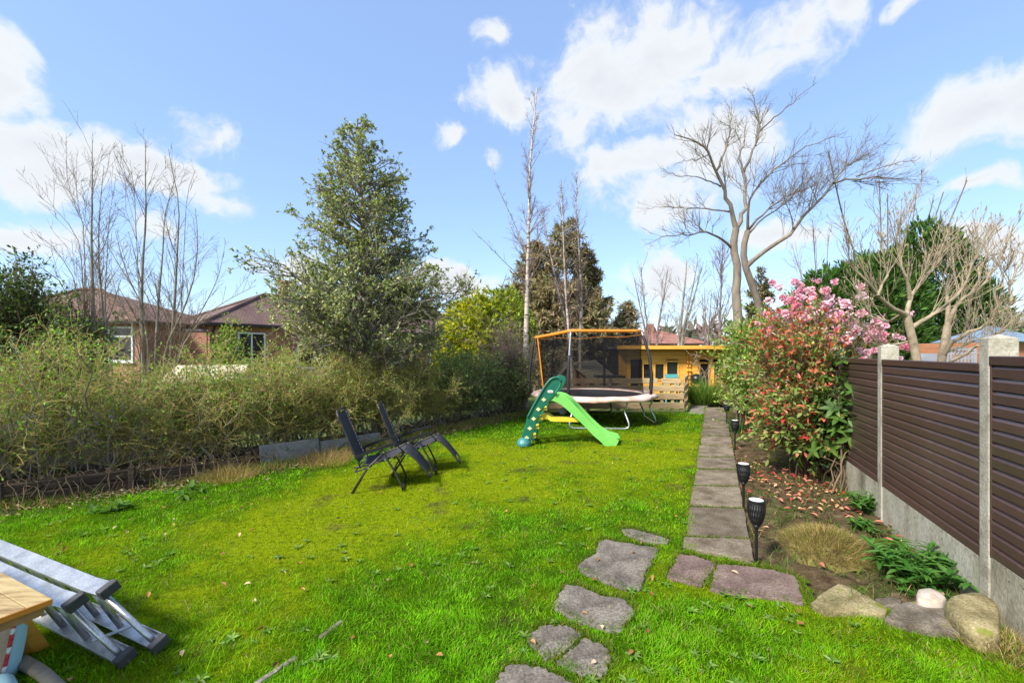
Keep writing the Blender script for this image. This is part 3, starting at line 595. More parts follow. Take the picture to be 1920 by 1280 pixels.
sk = MB(); sk.frame(T2(.0, -.03, 0), T2(1, 0) - T2(0, 0), T2(0, 1) - T2(0, 0), np.array([0, 0, 1.0]), 9.0, .03, .8); sk.obj('plinth', M['grey_render'], h2)
ch = MB(); cc = T2(4.6, 2.4, 0); ch.box((cc[0], cc[1], 5.05), (.62, .62, 1.3), .9); cho = ch.obj('chimney', M['orange_brick'], h2); MB().box((cc[0], cc[1], 5.72), (.74, .74, .14), .9).obj('chimney_cap', M['orange_brick'], cho)
MB().tube([(cc[0] - .45, cc[1], 4.7), (cc[0] - .45, cc[1], 6.6)], .015, 5).obj('aerial', M['lead'], h2)
h1, T1 = hip_house('brick_bungalow', 'brown tiled bungalow behind the bare trees near the dark evergreen', (-22.8, 18.2), -0.03, 7.5, 5.4, 2.95, 4.7, 2.2, 'tile', 'houses over the hedge', inset2=4.4)
window(h1, T1, 6.2, 1.35, 1.05, 1.45, (), trans=1.05)
h3, T3 = hip_house('brick_bungalow', 'brick house almost hidden behind the holly crown', (-9.0, 28.2), .85, 9.0, 5.0, 3.0, 5.3, 2.6, 'tile2', 'houses over the hedge')
window(h3, T3, 1.0, 1.0, 1.2, 1.5, (.6,)); window(h3, T3, 4.6, 1.0, 1.4, 1.4, (.7,))
gw = empty('garden_wall', (-14.6, 19.4, 0), 'low red brick garage wall with grey coping between the two bungalows', 'wall')
MB().box((-14.9, 19.9, 1.35), (2.0, .25, 2.7), .12).obj('brickwork', M['brick'], gw); MB().box((-14.9, 19.9, 2.75), (2.1, .34, .09), .12).obj('coping', M['lead'], gw)
hf, TF = hip_house('red_roofed_house', 'distant house with red tiled hipped roof above the timber cabin', (10.7, 34.0), 0.02, 3.9, 6.5, 2.35, 3.45, .8, 'red_tile', None, inset2=1.8)
for x in (.45, 1.55, 2.9): window(hf, TF, x, 1.25, .75, .9, (.38,))
MB().box((11.8, 37.2, 3.7), (.42, .42, .9)).obj('chimney', M['brick'], hf)
# brick outbuilding past the fence
ob = empty('brick_outbuilding', (10.1, 9.6, 0), 'small orange brick outbuilding with blue roof beyond the fence', 'outbuilding')
MB().box((10.72, 10.2, .98), (1.5, 1.4, 1.96), .1).obj('wall', M['orange_brick'], ob); m = MB()
m.add([(10.5, 9.3, 1.98), (11.8, 9.5, 1.98), (11.8, 11.1, 1.98), (10.5, 11.0, 1.98), (11.1, 10.2, 2.36), (11.3, 10.25, 2.36)], [(0, 1, 5, 4), (1, 2, 5), (2, 3, 4, 5), (3, 0, 4), (3, 2, 1, 0)]); m.obj('roof', M['blue_roof'], ob)
lt = empty('lattice_screen', (9.3, 9.3, 0), 'grey lattice screen beside the orange brick outbuilding', 'screen')
m = MB(); [m.bar((9.28 + .075 * k, 9.32, 1.1), (9.28 + .075 * k, 9.32, 1.78), .03, .02, (0, 1, 0)) for k in range(8)]; [m.bar((9.24, 9.34, 1.12 + .1 * k), (9.86, 9.34, 1.12 + .1 * k), .02, .03) for k in range(7)]; m.obj('lattice', M['lattice'], lt)
MB().bar((9.22, 9.33, 1.81), (9.88, 9.33, 1.81), .06, .06).bar((9.24, 9.33, 0), (9.24, 9.33, 1.78), .06, .06, (0, 1, 0)).bar((9.86, 9.33, 0), (9.86, 9.33, 1.78), .06, .06, (0, 1, 0)).obj('frame', M['lattice'], lt)
MB().box((8.95, 9.5, .86), (.5, .08, 1.72)).obj('panel', M['lattice'], lt)

# ------------------------------------------------------------------ timber cabin at the end of the garden
CD = 16.2
def cx(px, d=CD): return (px - 960) * d / F
def cz(py, d=CD): return EYE - (py - HOR) * d / F
cab = empty('timber_cabin', (cx(1290), CD, 0), 'orange stained log cabin with flat roof and dark windows at the end of the garden', 'cabin')
x0, x1 = cx(1160), cx(1392); zr = cz(654)
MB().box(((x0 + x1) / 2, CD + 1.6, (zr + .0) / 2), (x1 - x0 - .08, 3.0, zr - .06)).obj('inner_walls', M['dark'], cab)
# logs: horizontal planks, interrupted by the openings
ops = [(1205, 1222, 681, 712), (1227, 1245, 681, 712), (1249, 1271, 677, 707), (1311, 1329, 680, 737), (1337, 1352, 680, 737)]
lh = .148; rows = int(zr / lh)
for r in range(rows + 1):
    za, zb = r * lh, min((r + 1) * lh, zr); cuts = []
    if zb - za < .03: continue
    for (a, b, t, bt) in ops:
        if za < cz(t) - .02 and zb > cz(bt) + .02: cuts.append((cx(a), cx(b)))
    s = x0
    for a, b in cuts + [(x1, x1)]:
        if a - s > .03: MB().frame((s, CD - .03, za + .003), (1, 0, 0), (0, 1, 0), (0, 0, 1), a - s, .06, zb - za - .004).obj('log', M['orange_wood'], cab, .006, seg=1)
        s = max(s, b)
for px in (1288, 1293):                                             # crossed log ends at the inner corner
    for r in range(rows): MB().frame((cx(px) - .04, CD - .10 - .03 * (r % 2), r * lh + .01), (1, 0, 0), (0, 1, 0), (0, 0, 1), .05, .11, lh * .62).obj('log_end', M['orange_wood'], cab, .006, seg=1)
m = MB().box(((x0 + x1) / 2, CD + 1.4, zr + .05), (x1 - x0 + .3, 3.7, .09)); rfo = m.obj('roof', M['lead'], cab)
MB().box(((x0 + x1) / 2, CD - .47, zr + .055), (x1 - x0 + .34, .04, .13)).obj('fascia', M['orange_wood'], rfo)
for (a, b, t, bt) in ops:
    xa, xb, za, zb = cx(a), cx(b), cz(bt), cz(t); f = MB()
    for (p, q, u, v) in ((xa - .035, xa + .02, za, zb), (xb - .02, xb + .035, za, zb), (xa, xb, za - .02, za + .03), (xa, xb, zb - .03, zb + .03)): f.frame((p, CD - .05, u), (1, 0, 0), (0, 1, 0), (0, 0, 1), q - p, .055, v - u)
    fo = f.obj('window' if bt < 720 else 'door', M['orange_wood'], cab); MB().frame((xa, CD + .0, za), (1, 0, 0), (0, 1, 0), (0, 0, 1), xb - xa, .01, zb - za).obj('pane', M['glass'], fo)
# boarded end of the cabin, seen through the net
for k in range(6): w = (cx(1203) - cx(1161)) / 6; MB().frame((cx(1161) + w * k + .003, CD - .055, 0), (1, 0, 0), (0, 1, 0), (0, 0, 1), w - .006, .024, zr - .02).obj('board', M['orange_wood'], cab)
MB().box((cx(1192), CD - .075, .74), (cx(1203) - cx(1182), .03, 1.48)).obj('door', M['dark'], cab)

sh = empty('summerhouse', (cx(1085, 18.5), 18.5, 0), 'brown timber summerhouse with low grey roof seen through the net', 'summerhouse')
D = 18.5; a, b = cx(1046, D), cx(1126, D)
MB().box(((a + b) / 2, D + 1.2, .9), (b - a - .06, 2.2, 1.8)).obj('wall', M['dark'], sh)
nb = 13
for k in range(nb):
    w = (b - a) / nb; xk = a + w * k; top = cz(672, D) - abs((xk + w / 2 - cx(1085, D)) / (b - a)) * .38 + .08
    if k in (1, 8): 
        MB().frame((xk + .004, D - .05, top - .35), (1, 0, 0), (0, 1, 0), (0, 0, 1), w - .008, .05, .3).obj('board', M['brown_wood'], sh); MB().frame((xk, D - .03, 0), (1, 0, 0), (0, 1, 0), (0, 0, 1), w, .02, top - .36).obj('window', M['glass'], sh); continue
    MB().frame((xk + .004, D - .05, 0), (1, 0, 0), (0, 1, 0), (0, 0, 1), w - .008, .05, top).obj('board', M['brown_wood'], sh)
mx = (a + b) / 2; zt = cz(662, D)
for s, n in ((a - .25, 'roof'), (b + .25, 'roof')): MB().prism([(s, D - .3, zt - .42), (mx, D - .3, zt), (mx, D - .3, zt + .07), (s, D - .3, zt - .35)], (0, 2.8, 0)).obj(n, M['grey_wood'], sh)

# playhouse with a boarded roof
ph = empty('playhouse', (2.05, 14.6, 0), 'small wooden playhouse with mossy plank roof behind the trampoline', 'playhouse')
D = 14.4; gx0, gx1, gz = cx(1052, D), cx(1100, D), cz(684, D); gm = cx(1067, D)
MB().prism([(gx0, D, 0), (gx1, D, 0), (gx1, D, cz(712, D)), (gm, D, gz), (gx0, D, cz(706, D))], (.35, 1.3, 0)).obj('wall', M['brown_wood'], ph)
ridge0, ridge1, low0, low1 = np.array([gm, D - .1, gz + .04]), np.array([gm + 1.1, D + 1.2, gz + .10]), np.array([gx1 + .12, D - .1, cz(716, D)]), np.array([gx1 + 1.15, D + 1.1, cz(716, D) + .12])
for k in range(7):
    t0, t1 = k / 7, (k + 1.12) / 7; A = ridge0 + (low0 - ridge0) * t0; B_ = ridge1 + (low1 - ridge1) * t0; C = ridge1 + (low1 - ridge1) * t1; Dd = ridge0 + (low0 - ridge0) * t1
    MB().prism([A + (0, 0, .02), B_ + (0, 0, .02), C + (0, 0, .035), Dd + (0, 0, .035)], (0, 0, .025)).obj('roof_plank', M['shingle'], ph)
MB().prism([(gm, D - .1, gz + .04), (gx0 - .1, D - .1, cz(708, D)), (gx0 - .1, D + 1.3, cz(708, D)), (gm, D + 1.3, gz + .04)], (0, 0, .04)).obj('roof_panel', M['shingle'], ph)
# mud kitchen / planter with a black top
pk = empty('planter_bench', (3.2, 14.0, 0), 'timber planter bench with black sheet top behind the trampoline', 'planter')
D = 13.9; a, b = cx(1117, D), cx(1176, D)
for (u, v) in ((.42, .56), (.60, .70), (.76, .86)): MB().frame((a, D, u), (1, 0, 0), (0, 1, 0), (0, 0, 1), b - a, .03, v - u).obj('plank', M['grey_wood'], pk)
for x in (a, (a + b) / 2 - .1, b - .16): MB().frame((x, D - .02, 0), (1, 0, 0), (0, 1, 0), (0, 0, 1), .16 if x > a + .7 else .09, .08, .95).obj('upright', M['grey_wood'], pk)
MB().box(((a + b) / 2 - .04, D + .2, .97), (b - a - .1, .6, .07)).obj('top', M['black'], pk)

# low fence of horizontal planks behind the trampoline
pf = empty('plank_fence', (cx(1283, 13.1), 13.1, 0), 'low fence of pale horizontal planks with gaps behind the trampoline', 'fence')
D = 13.1; xr = cx(1283, D); xl = cx(1008, D); ret = np.array([xr, D, 0]); rdir = np.array([*(U2 * 1.55), 0])
rows_ = [(771, 780), (755, 766), (737.5, 748), (723, 733), (709, 718.5)]
for k, (t, bt) in enumerate(rows_):
    za, zb = max(cz(bt, D), -.03) + .0, cz(t, D); xs = [xl, xl + 1.55, xl + 3.1, xr] if k < 4 else [xl, xl + 1.4, cx(1233, D), xr - .1]
    for j in range(3):
        gap = .0 if k < 4 or j != 2 else .12
        MB().frame((xs[j] + gap + .004, D, za), (1, 0, 0), (0, 1, 0), (0, 0, 1), xs[j + 1] - xs[j] - .008 - gap, .024, zb - za).obj('plank', M['pale_wood'], pf, .003, seg=1)
    MB().bar(ret + rdir * .03 + (0, 0, (za + zb) / 2), ret + rdir + (0, 0, (za + zb) / 2 + (.05 if k == 4 else 0)), .024, zb - za).obj('plank', M['pale_wood'], pf, .003, seg=1)
for px in (1052, 1103, 1160, 1200, 1242, 1262, 1279): MB().box((cx(px, D), D + .07, .42), (.09, .09, .84)).obj('post', M['pale_wood'], pf, .004, seg=1)
p_ = ret + rdir; MB().box((p_[0] - .06, p_[1], .5), (.09, .09, 1.0)).obj('post', M['pale_wood'], pf, .004, seg=1)

# things by the cabin
st = empty('slatted_crate', (cx(1353, 14.6), 14.6, 0), 'brown slatted wooden box beside the laurel at the end of the path', 'box')
for k in range(8): MB().box((cx(1356, 14.6), 14.6, .06 + k * .12), (.48, .05, .085)).obj('slat', M['brown_wood'], st)
for s in (-.22, .22): MB().box((cx(1356, 14.6) + s, 14.66, .5), (.05, .05, 1.0)).obj('upright', M['brown_wood'], st)
bq = empty('kettle_barbecue', (cx(1306, 15.4), 15.4, 0), 'black domed kettle barbecue in front of the cabin door', 'barbecue')
c = np.array([cx(1306, 15.4), 15.4, .80]); m = MB(); m.lathe([(.22 * math.sin(t), .19 * math.cos(t) * -1) for t in np.linspace(.15, math.pi - .05, 12)], c, 18); m.obj('bowl', M['black'], bq, smooth=True)
for k in range(3): t = k * 2.1; MB().tube([c + (.15 * math.cos(t), .15 * math.sin(t), -.2), c + (.32 * math.cos(t), .32 * math.sin(t), -.80)], .014, 6).obj('leg', M['steel'], bq)
bn = empty('turquoise_bench', (cx(1261, 15.2), 15.2, 0), 'turquoise painted bench behind the plank fence', 'bench')
MB().box((cx(1261, 15.2), 15.3, cz(705, 15.2)), (.44, .05, .13)).obj('backrest', M['turquoise'], bn); MB().box((cx(1261, 15.2), 15.1, .50), (.46, .38, .05)).obj('seat', M['turquoise'], bn)
for s in (-.19, .19): MB().box((cx(1261, 15.2) + s, 15.3, .43), (.04, .04, .9)).obj('leg', M['turquoise'], bn)

# pale shed beyond the hedge, black covered heap, retaining boards
cs = empty('cream_lean_to', (-7.6, 10.3, 0), 'low cream clad lean-to showing through the hedge top', 'shed')
m = MB(); m.box((-7.2, 10.4, .60), (1.6, .8, 1.1), .35); m.obj('wall', M['cream_sheet'], cs)
for k in range(7): x = -.8 + k * .22; m = MB(); m.frame(np.array([-7.2, 10.4, 1.07]) + np.array([math.cos(.35), math.sin(.35), 0]) * x + np.array([math.sin(.35), -math.cos(.35), 0]) * .62, (math.cos(.35), math.sin(.35), 0), (-math.sin(.35) * .93, math.cos(.35) * .93, .26), (0, 0, 1), .215, 1.3, .03); m.obj('roof_sheet', M['cream_sheet'], cs)
cv = empty('covered_heap', (-6.9, 6.9, 0), 'black sheeted heap behind the hedge stems', 'cover')
X, Y = np.meshgrid(np.linspace(-1.9, 1.9, 40), np.linspace(-.9, .9, 22)); Z = .98 * np.clip(1 - (np.abs(X) / 1.9) ** 6, 0, 1) * np.clip(1 - (np.abs(Y) / .9) ** 4, 0, 1) * (.72 + .4 * fbm(X * 1.5 + 9, Y * 1.5, 4)) - .1
ii = np.arange(X.size).reshape(X.shape); ca, sa = math.cos(.65), math.sin(.65)
obj('sheet', np.stack([-6.9 + X * ca - Y * sa, 6.9 + X * sa + Y * ca, Z], -1).reshape(-1, 3), np.stack([ii[:-1, :-1], ii[:-1, 1:], ii[1:, 1:], ii[1:, :-1]], -1).reshape(-1, 4), M['tarp'], cv, smooth=True)
rb = empty('retaining_boards', (*HEDGE[1], 0), 'dark rotten boards holding back the soil under the hedge', 'retaining boards')
def hedge_at(t):
    i = min(int(t), 3); return HEDGE[i] + (HEDGE[i + 1] - HEDGE[i]) * (t - i), HN[i] + (HN[i + 1] - HN[i]) * (t - i)
for (a, b, z0, z1, off) in ((.3, .98, -.05, .16, .0), (.45, 1.12, .15, .30, .03), (.99, 1.42, -.05, .15, .0), (1.13, 1.46, .14, .27, .02), (1.44, 1.97, -.05, .12, .0), (1.50, 1.90, .115, .23, .02)):
    pa, na = hedge_at(a); pb, nb_ = hedge_at(b); MB().bar([*(pa + na * off), (z0 + z1) / 2], [*(pb + nb_ * off), (z0 + z1) / 2 + rr.uniform(-.05, .0)], .04, (z1 - z0) * rr.uniform(.75, .95)).obj('board', M['rotten_wood'], rb, .006)
for a in (.6, 1.0, 1.43, 1.93): pa, na = hedge_at(a); MB().box((*(pa - na * .05), .10), (.06, .06, .40), .5).obj('stake', M['rotten_wood'], rb, .005)
gp = empty('concrete_panel', (*HEDGE[2], 0), 'grey concrete slabs stood on edge below the hedge behind the loungers', 'retaining slab')
for (a, b, z) in ((2.0, 2.42, .34), (2.43, 2.98, .24)):
    pa, na = hedge_at(a); pb, nb_ = hedge_at(b); m = MB(); pr = [[*(pa), -.05], [*(pb), -.05], [*(pb + nb_ * .06), z - .04], [*(pa + na * .06), z]]; m.prism(pr, (*(na * .06), 0)); m.obj('slab', M['grey_render'], gp, .008)

# ------------------------------------------------------------------ trees
def part_tubes(name, sets, m, parent): V, Fc = tubes(sets); return obj(name, V, Fc, M[m], parent, smooth=True)
def part_leaves(name, args, m, parent, kind=None):
    V, Fc, c = args; o = obj(name, V, Fc, M[m], parent, col=c)
    if kind: o['kind'] = kind
    return o
def spline_set(paths, n=12):
    """[(points, r0, r1)] -> path arrays"""
    Ps, Rs = [], []
    for pts, r0, r1 in paths:
        q = smoothpath(pts, n); Ps.append(q); Rs.append(r0 + (r1 - r0) * np.linspace(0, 1, n) ** .7)
    return np.array(Ps), np.array(Rs)
def bare_tree(name, label, base, stems, group=None, bark='bark', twig=None, n1=40, n2=300, n3=900, a1=.7, l1=.38, l2=.5, l3=.5, up1=.25, up2=.15, bend=.03, droop=0.0, t0=.25, rmin=.004, seed=1, kn=12, cat='tree', wander=.1, stems_n=14):
    """stems: [(list of 3D points, r0, r1)]"""
    rng = np.random.default_rng(seed); e = empty(name, (base[0], base[1], 0), label, cat, group)
    S = spline_set(stems, stems_n)
    b1 = grow(S, n1, t0, .97, a1, l1, 7, up1, wander, .38, .3, rmin * 1.4, rmax=.016, rng=rng, bend=bend)
    b2a = grow(resample_set(S, 7), n2 // 3, t0, 1, .7, l1 * .5, 5, up1, wander, .3, .4, rmin * 1.1, rmax=.008, rng=rng, bend=bend); b2 = grow(b1, n2, .25, 1, .65, l2, 5, up2, wander * 1.2, .45, .4, rmin * 1.1, rmax=.008, rng=rng, bend=bend * .5 - droop * .5)
    b2 = joinp(b2, b2a); b3 = grow(b2, n3, .15, 1, .6, l3, 4, .05, wander * 1.4, .6, .5, rmin, rng=rng, bend=-droop)
    part_tubes('trunk', [(*S, kn)], bark, e); part_tubes('crown', [(*b1, 6), (*b2, 4), (*b3, 3)], twig or bark, e); return e, S, b1, b2, b3
def resample_set(S, n):
    idx = np.linspace(0, S[0].shape[1] - 1, n).round().astype(int); return S[0][:, idx], S[1][:, idx]

# the big spreading tree: its limbs follow the photograph and reach towards and away from the viewer
BD = 13.0
def limb(pts, r0, r1, d0=0.0, d1=0.0):
    n = len(pts); return ([Q(x, y, BD + d0 + (d1 - d0) * i / (n - 1)) for i, (x, y) in enumerate(pts)], r0, r1)
b0 = Q(1386, 640, BD); b0[2] = -.1; b1_ = Q(1432, 640, BD + .3); b1_[2] = -.1
L_ = [([b0, Q(1384, 600, BD), Q(1379, 542, BD), Q(1385, 503, BD), Q(1373, 464, BD), Q(1380, 429, BD)], .185, .095),
      ([b1_, Q(1426, 581, BD + .25), Q(1410, 534, BD + .1), Q(1397, 499, BD), Q(1392, 468, BD), Q(1402, 433, BD)], .165, .08),
      limb([(1380, 429), (1371, 390), (1359, 358), (1348, 331), (1340, 308), (1326, 280), (1305, 263), (1265, 253)], .13, .02, 0, -1.0),
      limb([(1344, 319), (1357, 288), (1369, 249), (1371, 225), (1363, 194)], .06, .012, -.5, .2),
      limb([(1380, 429), (1396, 393), (1398, 354), (1394, 323), (1385, 296), (1394, 265), (1398, 235)], .12, .02, 0, .8),
      limb([(1394, 323), (1410, 284), (1426, 245), (1420, 218), (1416, 190), (1404, 169)], .075, .012, .5, 1.0),
      limb([(1426, 245), (1449, 222), (1484, 194), (1512, 171), (1530, 155)], .045, .010, .8, -.2),
      limb([(1402, 433), (1416, 415), (1441, 390), (1473, 370), (1512, 354), (1543, 339), (1568, 318)], .065, .012, 0, 1.5),
      limb([(1402, 433), (1399, 405), (1410, 362), (1433, 331), (1473, 304), (1504, 276), (1535, 268), (1572, 252)], .075, .012, 0, -1.3),
      limb([(1398, 501), (1433, 472), (1473, 444), (1512, 401), (1535, 370), (1562, 343), (1605, 331), (1652, 333), (1718, 337)], .125, .014, 0, -1.0),
      limb([(1562, 343), (1586, 311), (1621, 292), (1660, 268)], .045, .010, -.7, .3),
      limb([(1605, 331), (1629, 323), (1668, 308), (1699, 304), (1725, 296)], .04, .009, -.9, -1.6),
      limb([(1402, 440), (1430, 410), (1470, 385), (1505, 345), (1540, 320), (1575, 318)], .05, .01, 0, .5),
      limb([(1371, 464), (1355, 448), (1324, 435), (1293, 440), (1250, 442), (1207, 460)], .07, .010, 0, -1.0),
      limb([(1324, 435), (1300, 420), (1270, 402), (1262, 398)], .035, .008, -.4, .4),
      limb([(1367, 397), (1348, 393), (1308, 391), (1269, 388), (1211, 390)], .05, .009, 0, 1.0),
      limb([(1351, 350), (1316, 337), (1273, 329), (1240, 317)], .04, .008, -.3, -1.1),
      limb([(1330, 290), (1310, 298), (1285, 300), (1262, 312)], .03, .008, -.5, -1.4)]
def big_tree():
    rng = np.random.default_rng(11); e = empty('bare_tree', (b0[0], b0[1], 0), 'tall spreading bare tree with twin trunks behind the pink flowering bush', 'tree')
    LA = list(L_[:2]) + attach([(list(q), r0, r1) for q, r0, r1 in L_[2:]], np.concatenate([resample(L_[0][0], 30), resample(L_[1][0], 30)])) if False else L_; S = spline_set(LA, 16); S[0][2:, 1:-1] += rng.normal(size=(len(L_) - 2, 14, 3)) * .022; S[1][2:] = np.maximum(S[1][2:] * .62 - .001, .004)
    T_ = (S[0][2:], S[1][2:])
    a = grow(T_, 140, .3, 1, .75, .30, 8, .22, .13, .40, .35, .004, rmax=.02, rng=rng, bend=.05)
    b = grow(joinp(resample_set(T_, 8), a), 640, .25, 1, .7, .34, 6, .18, .15, .5, .45, .0034, rmax=.009, rng=rng, bend=.06)
    c = grow(b, 2700, .2, 1, .65, .62, 5, .15, .15, .7, .5, .0020, rng=rng, bend=.05)
    part_tubes('trunk', [(S[0][:2], S[1][:2], 14)], 'big_bark', e)
    for k in range(2, len(L_)): part_tubes('limb', [(S[0][k:k + 1], S[1][k:k + 1], 9)], 'big_bark' if S[1][k, 0] > .05 else 'bark', e)
    part_tubes('crown', [(*a, 5), (*b, 4), (*c, 3)], 'bark', e)
big_tree()

def birch(label, pts, r0, n1, n2, n3, seed, group, extra=(), a1=.75):
    e, S, b1, b2, b3 = bare_tree('birch_tree', label, pts[0], [(pts, r0, .012)] + list(extra), group, 'birch', 'purple_twig', n1, n2, n3, a1, .12, .45, .6, .55, .1, .04, .05, .34, .0024, seed, 10, stems_n=20)
    return e
BG = 'birches beyond the hedge end'
d = 13.2
def up_path(px, d, jig=0.0): 
    q = [Q(x, y, d) for x, y in px]; q[0][2] = -.1; return q
birch('tall birch with a white trunk beside the trampoline', up_path([(983, 700), (987, 600), (990, 480), (992, 400), (994, 300), (1003, 210), (1007, 165)], d), .115, 70, 420, 1500, 3, BG,
      [([Q(990, 478, d), Q(965, 420, d - .3), Q(930, 345, d - .8), Q(922, 300, d - 1.)], 0.0193, .003), ([Q(991, 440, d), Q(1040, 385, d + .5), Q(1078, 335, d + .9)], 0.0176, .003), ([Q(988, 530, d), Q(955, 500, d - .6), Q(885, 430, d - 1.4)], 0.0165, .003),
       ([Q(994, 320, d), Q(1015, 280, d + .3), Q(1032, 255, d + .5)], 0.0110, .003), ([Q(986, 622, d), Q(950, 598, d - .6), Q(925, 580, d - 1.)], 0.0132, .003), ([Q(984, 652, d), Q(950, 625, d - .8), Q(915, 612, d - 1.2)], 0.0132, .003), ([Q(990, 500, d), Q(1020, 470, d + .4), Q(1055, 440, d + 1.)], 0.0143, .003)])
d = 14.2
birch('slim birch standing between two others behind the trampoline net', up_path([(1082, 690), (1066, 620), (1050, 560), (1035, 490), (1022, 430), (1015, 395)], d), .06, 40, 220, 600, 5, BG)
birch('twin stemmed birch in the middle of the clump behind the net', up_path([(1078, 690), (1066, 620), (1060, 540), (1057, 460), (1053, 380), (1052, 340)], d - .4), .065, 44, 260, 700, 6, BG)
birch('birch with mottled trunk, last of the clump before the timber cabin', up_path([(1086, 700), (1088, 630), (1091, 560), (1086, 470), (1080, 390), (1081, 325)], d + .3), .085, 50, 300, 800, 7, BG)

# two bare multi-stemmed trees in the neighbouring garden
def stem(px, d0, d1, r0): 
    n = len(px); q = [Q(x, y, d0 + (d1 - d0) * i / (n - 1)) for i, (x, y) in enumerate(px)]; q[0][2] = min(q[0][2], -.05); return (q, r0 * .8, .005)
NG = 'bare trees over the hedge'
bare_tree('bare_tree', 'grey barked bare tree with upright stems in front of the brown tiled bungalow', Q(178, 660, 11.5), [
    stem([(178, 760), (176, 640), (174, 560), (171, 450), (173, 340), (173, 262)], 11.5, 11.2, .105), stem([(196, 760), (196, 620), (190, 560), (184, 480), (186, 400), (195, 310)], 11.6, 12.2, .075),
    stem([(202, 760), (200, 620), (195, 540), (205, 500), (215, 540), (232, 590)], 11.5, 11.0, .045), stem([(172, 500), (150, 450), (115, 400), (70, 365)], 11.4, 11.0, .035), stem([(172, 470), (155, 400), (120, 345), (98, 320)], 11.4, 12.2, .03), stem([(185, 470), (205, 400), (215, 350)], 11.8, 12.6, .028),
    stem([(176, 570), (140, 520), (100, 460), (70, 440)], 11.4, 10.7, .035), stem([(180, 590), (120, 530), (60, 490), (10, 470)], 11.4, 10.4, .035)],
    NG, 'alder', 'twig', 80, 420, 1200, .6, .30, .5, .5, .4, .15, .05, 0, .2, .0028, 21, wander=.07)
bare_tree('bare_tree', 'bare tree of several spreading stems between the two bungalows', Q(290, 660, 10.8), [
    stem([(272, 780), (268, 640), (265, 560), (268, 480), (275, 400), (272, 340), (273, 262)], 10.8, 10.6, .085), stem([(290, 780), (293, 640), (297, 560), (305, 480), (308, 400), (330, 330)], 10.9, 11.4, .07), stem([(310, 780), (322, 640), (328, 560), (332, 480), (337, 380), (320, 310), (316, 280)], 11.0, 10.6, .075),
    stem([(280, 780), (278, 640), (262, 560), (225, 500), (195, 450)], 10.8, 10.2, .05), stem([(300, 780), (310, 650), (345, 580), (365, 520), (372, 450), (366, 390)], 10.9, 10.3, .055), stem([(305, 780), (340, 640), (380, 580), (410, 520), (420, 470)], 11., 11.8, .04),
    stem([(300, 780), (345, 640), (385, 590), (430, 560), (480, 535)], 10.8, 10.3, .04), stem([(285, 780), (250, 610), (220, 560), (160, 520)], 10.8, 10.0, .035), stem([(272, 360), (250, 320), (222, 285)], 10.6, 10.2, .022), stem([(330, 400), (350, 360), (366, 320)], 10.8, 11.3, .022)],
    NG, 'alder', 'twig', 90, 500, 1400, .6, .27, .5, .5, .3, .12, .05, 0, .25, .0028, 22, wander=.07)

# far bare trees on the skyline
FG = 'thin bare trees behind the cabin'
def far_tree(label, px, py, d, h_py, seed, r=.09, n=3, spread=.9, grp=FG, bark='purple_twig', base_z=0):
    rng = np.random.default_rng(seed); b = Q(px, py, d); b[2] = base_z; zt = Q(px, h_py, d)[2]; S = []
    for k in range(n):
        o = rng.normal(size=2) * spread; S.append(([b + (rng.normal() * .1, rng.normal() * .1, 0), b + (o[0] * .35, o[1] * .35, zt * .45), b + (o[0] * .8, o[1] * .8, zt * .75), b + (o[0], o[1], zt * rng.uniform(.85, 1.0))], r * rng.uniform(.7, 1.1), .015))
    bare_tree('bare_tree', label, b, S, grp, bark, bark, 28, 150, 320, .55, .32, .5, .5, .45, .2, .03, 0, .25, .0055, seed, 7, stems_n=10)
far_tree('bare tree with slanting stems above the trampoline corner', 1222, 650, 21, 488, 31, .10, 3, 1.1)
far_tree('bare tree with a thick fork in front of the red tiled roof', 1268, 650, 20, 470, 32, .13, 3, .8, bark='alder')
far_tree('bare pole like tree just clear of the big spreading tree', 1346, 650, 18, 440, 33, .10, 1, .3)
far_tree('bushy bare tree low on the skyline beside the laurel', 1325, 650, 30, 535, 34, .10, 5, 1.6)
far_tree('low bare tree peeping over the yellow green shrub', 890, 650, 26, 505, 35, .08, 7, 2.0, 'bare trees over the yellow shrub')
far_tree('bare tree in the gap between the bungalows', 345, 650, 34, 560, 36, .1, 6, 1.8, 'bare trees by the bungalows')
far_tree('bare twiggy tree behind the dark conifer and the fence', 1665, 600, 16, 330, 37, .055, 7, 1.5, 'bare trees by the conifer', 'twig')
far_tree('distant bare tree at the end of the fence top', 1540, 640, 30, 420, 39, .06, 5, 2.2, 'bare trees by the conifer')

# far woodland that reads as one brown grey mass
N_ = 5200; th = RNG.uniform(-1.0, 1.0, N_); dd = RNG.uniform(62, 90, N_); hh = (2.6 + 4.2 * fbm(th * 9, th * 0 + 2, 6)) * RNG.random(N_) ** .7
pw = np.stack([np.sin(th) * dd, np.cos(th) * dd, hh], 1); wc = palette(N_, [(.15, .115, .095), (.11, .085, .07), (.075, .085, .05)], [4, 3, 2], .15)
V, Fc, c_ = leaves(pw, RNG.normal(size=(N_, 3)) * (1, 1, .6) + (0, 0, .8), RNG.uniform(.8, 2.2, N_), RNG.uniform(.4, 1.1, N_), wc, .1, .1)
tag(obj('woodland', V, Fc, M['litter'], col=c_), kind='stuff')

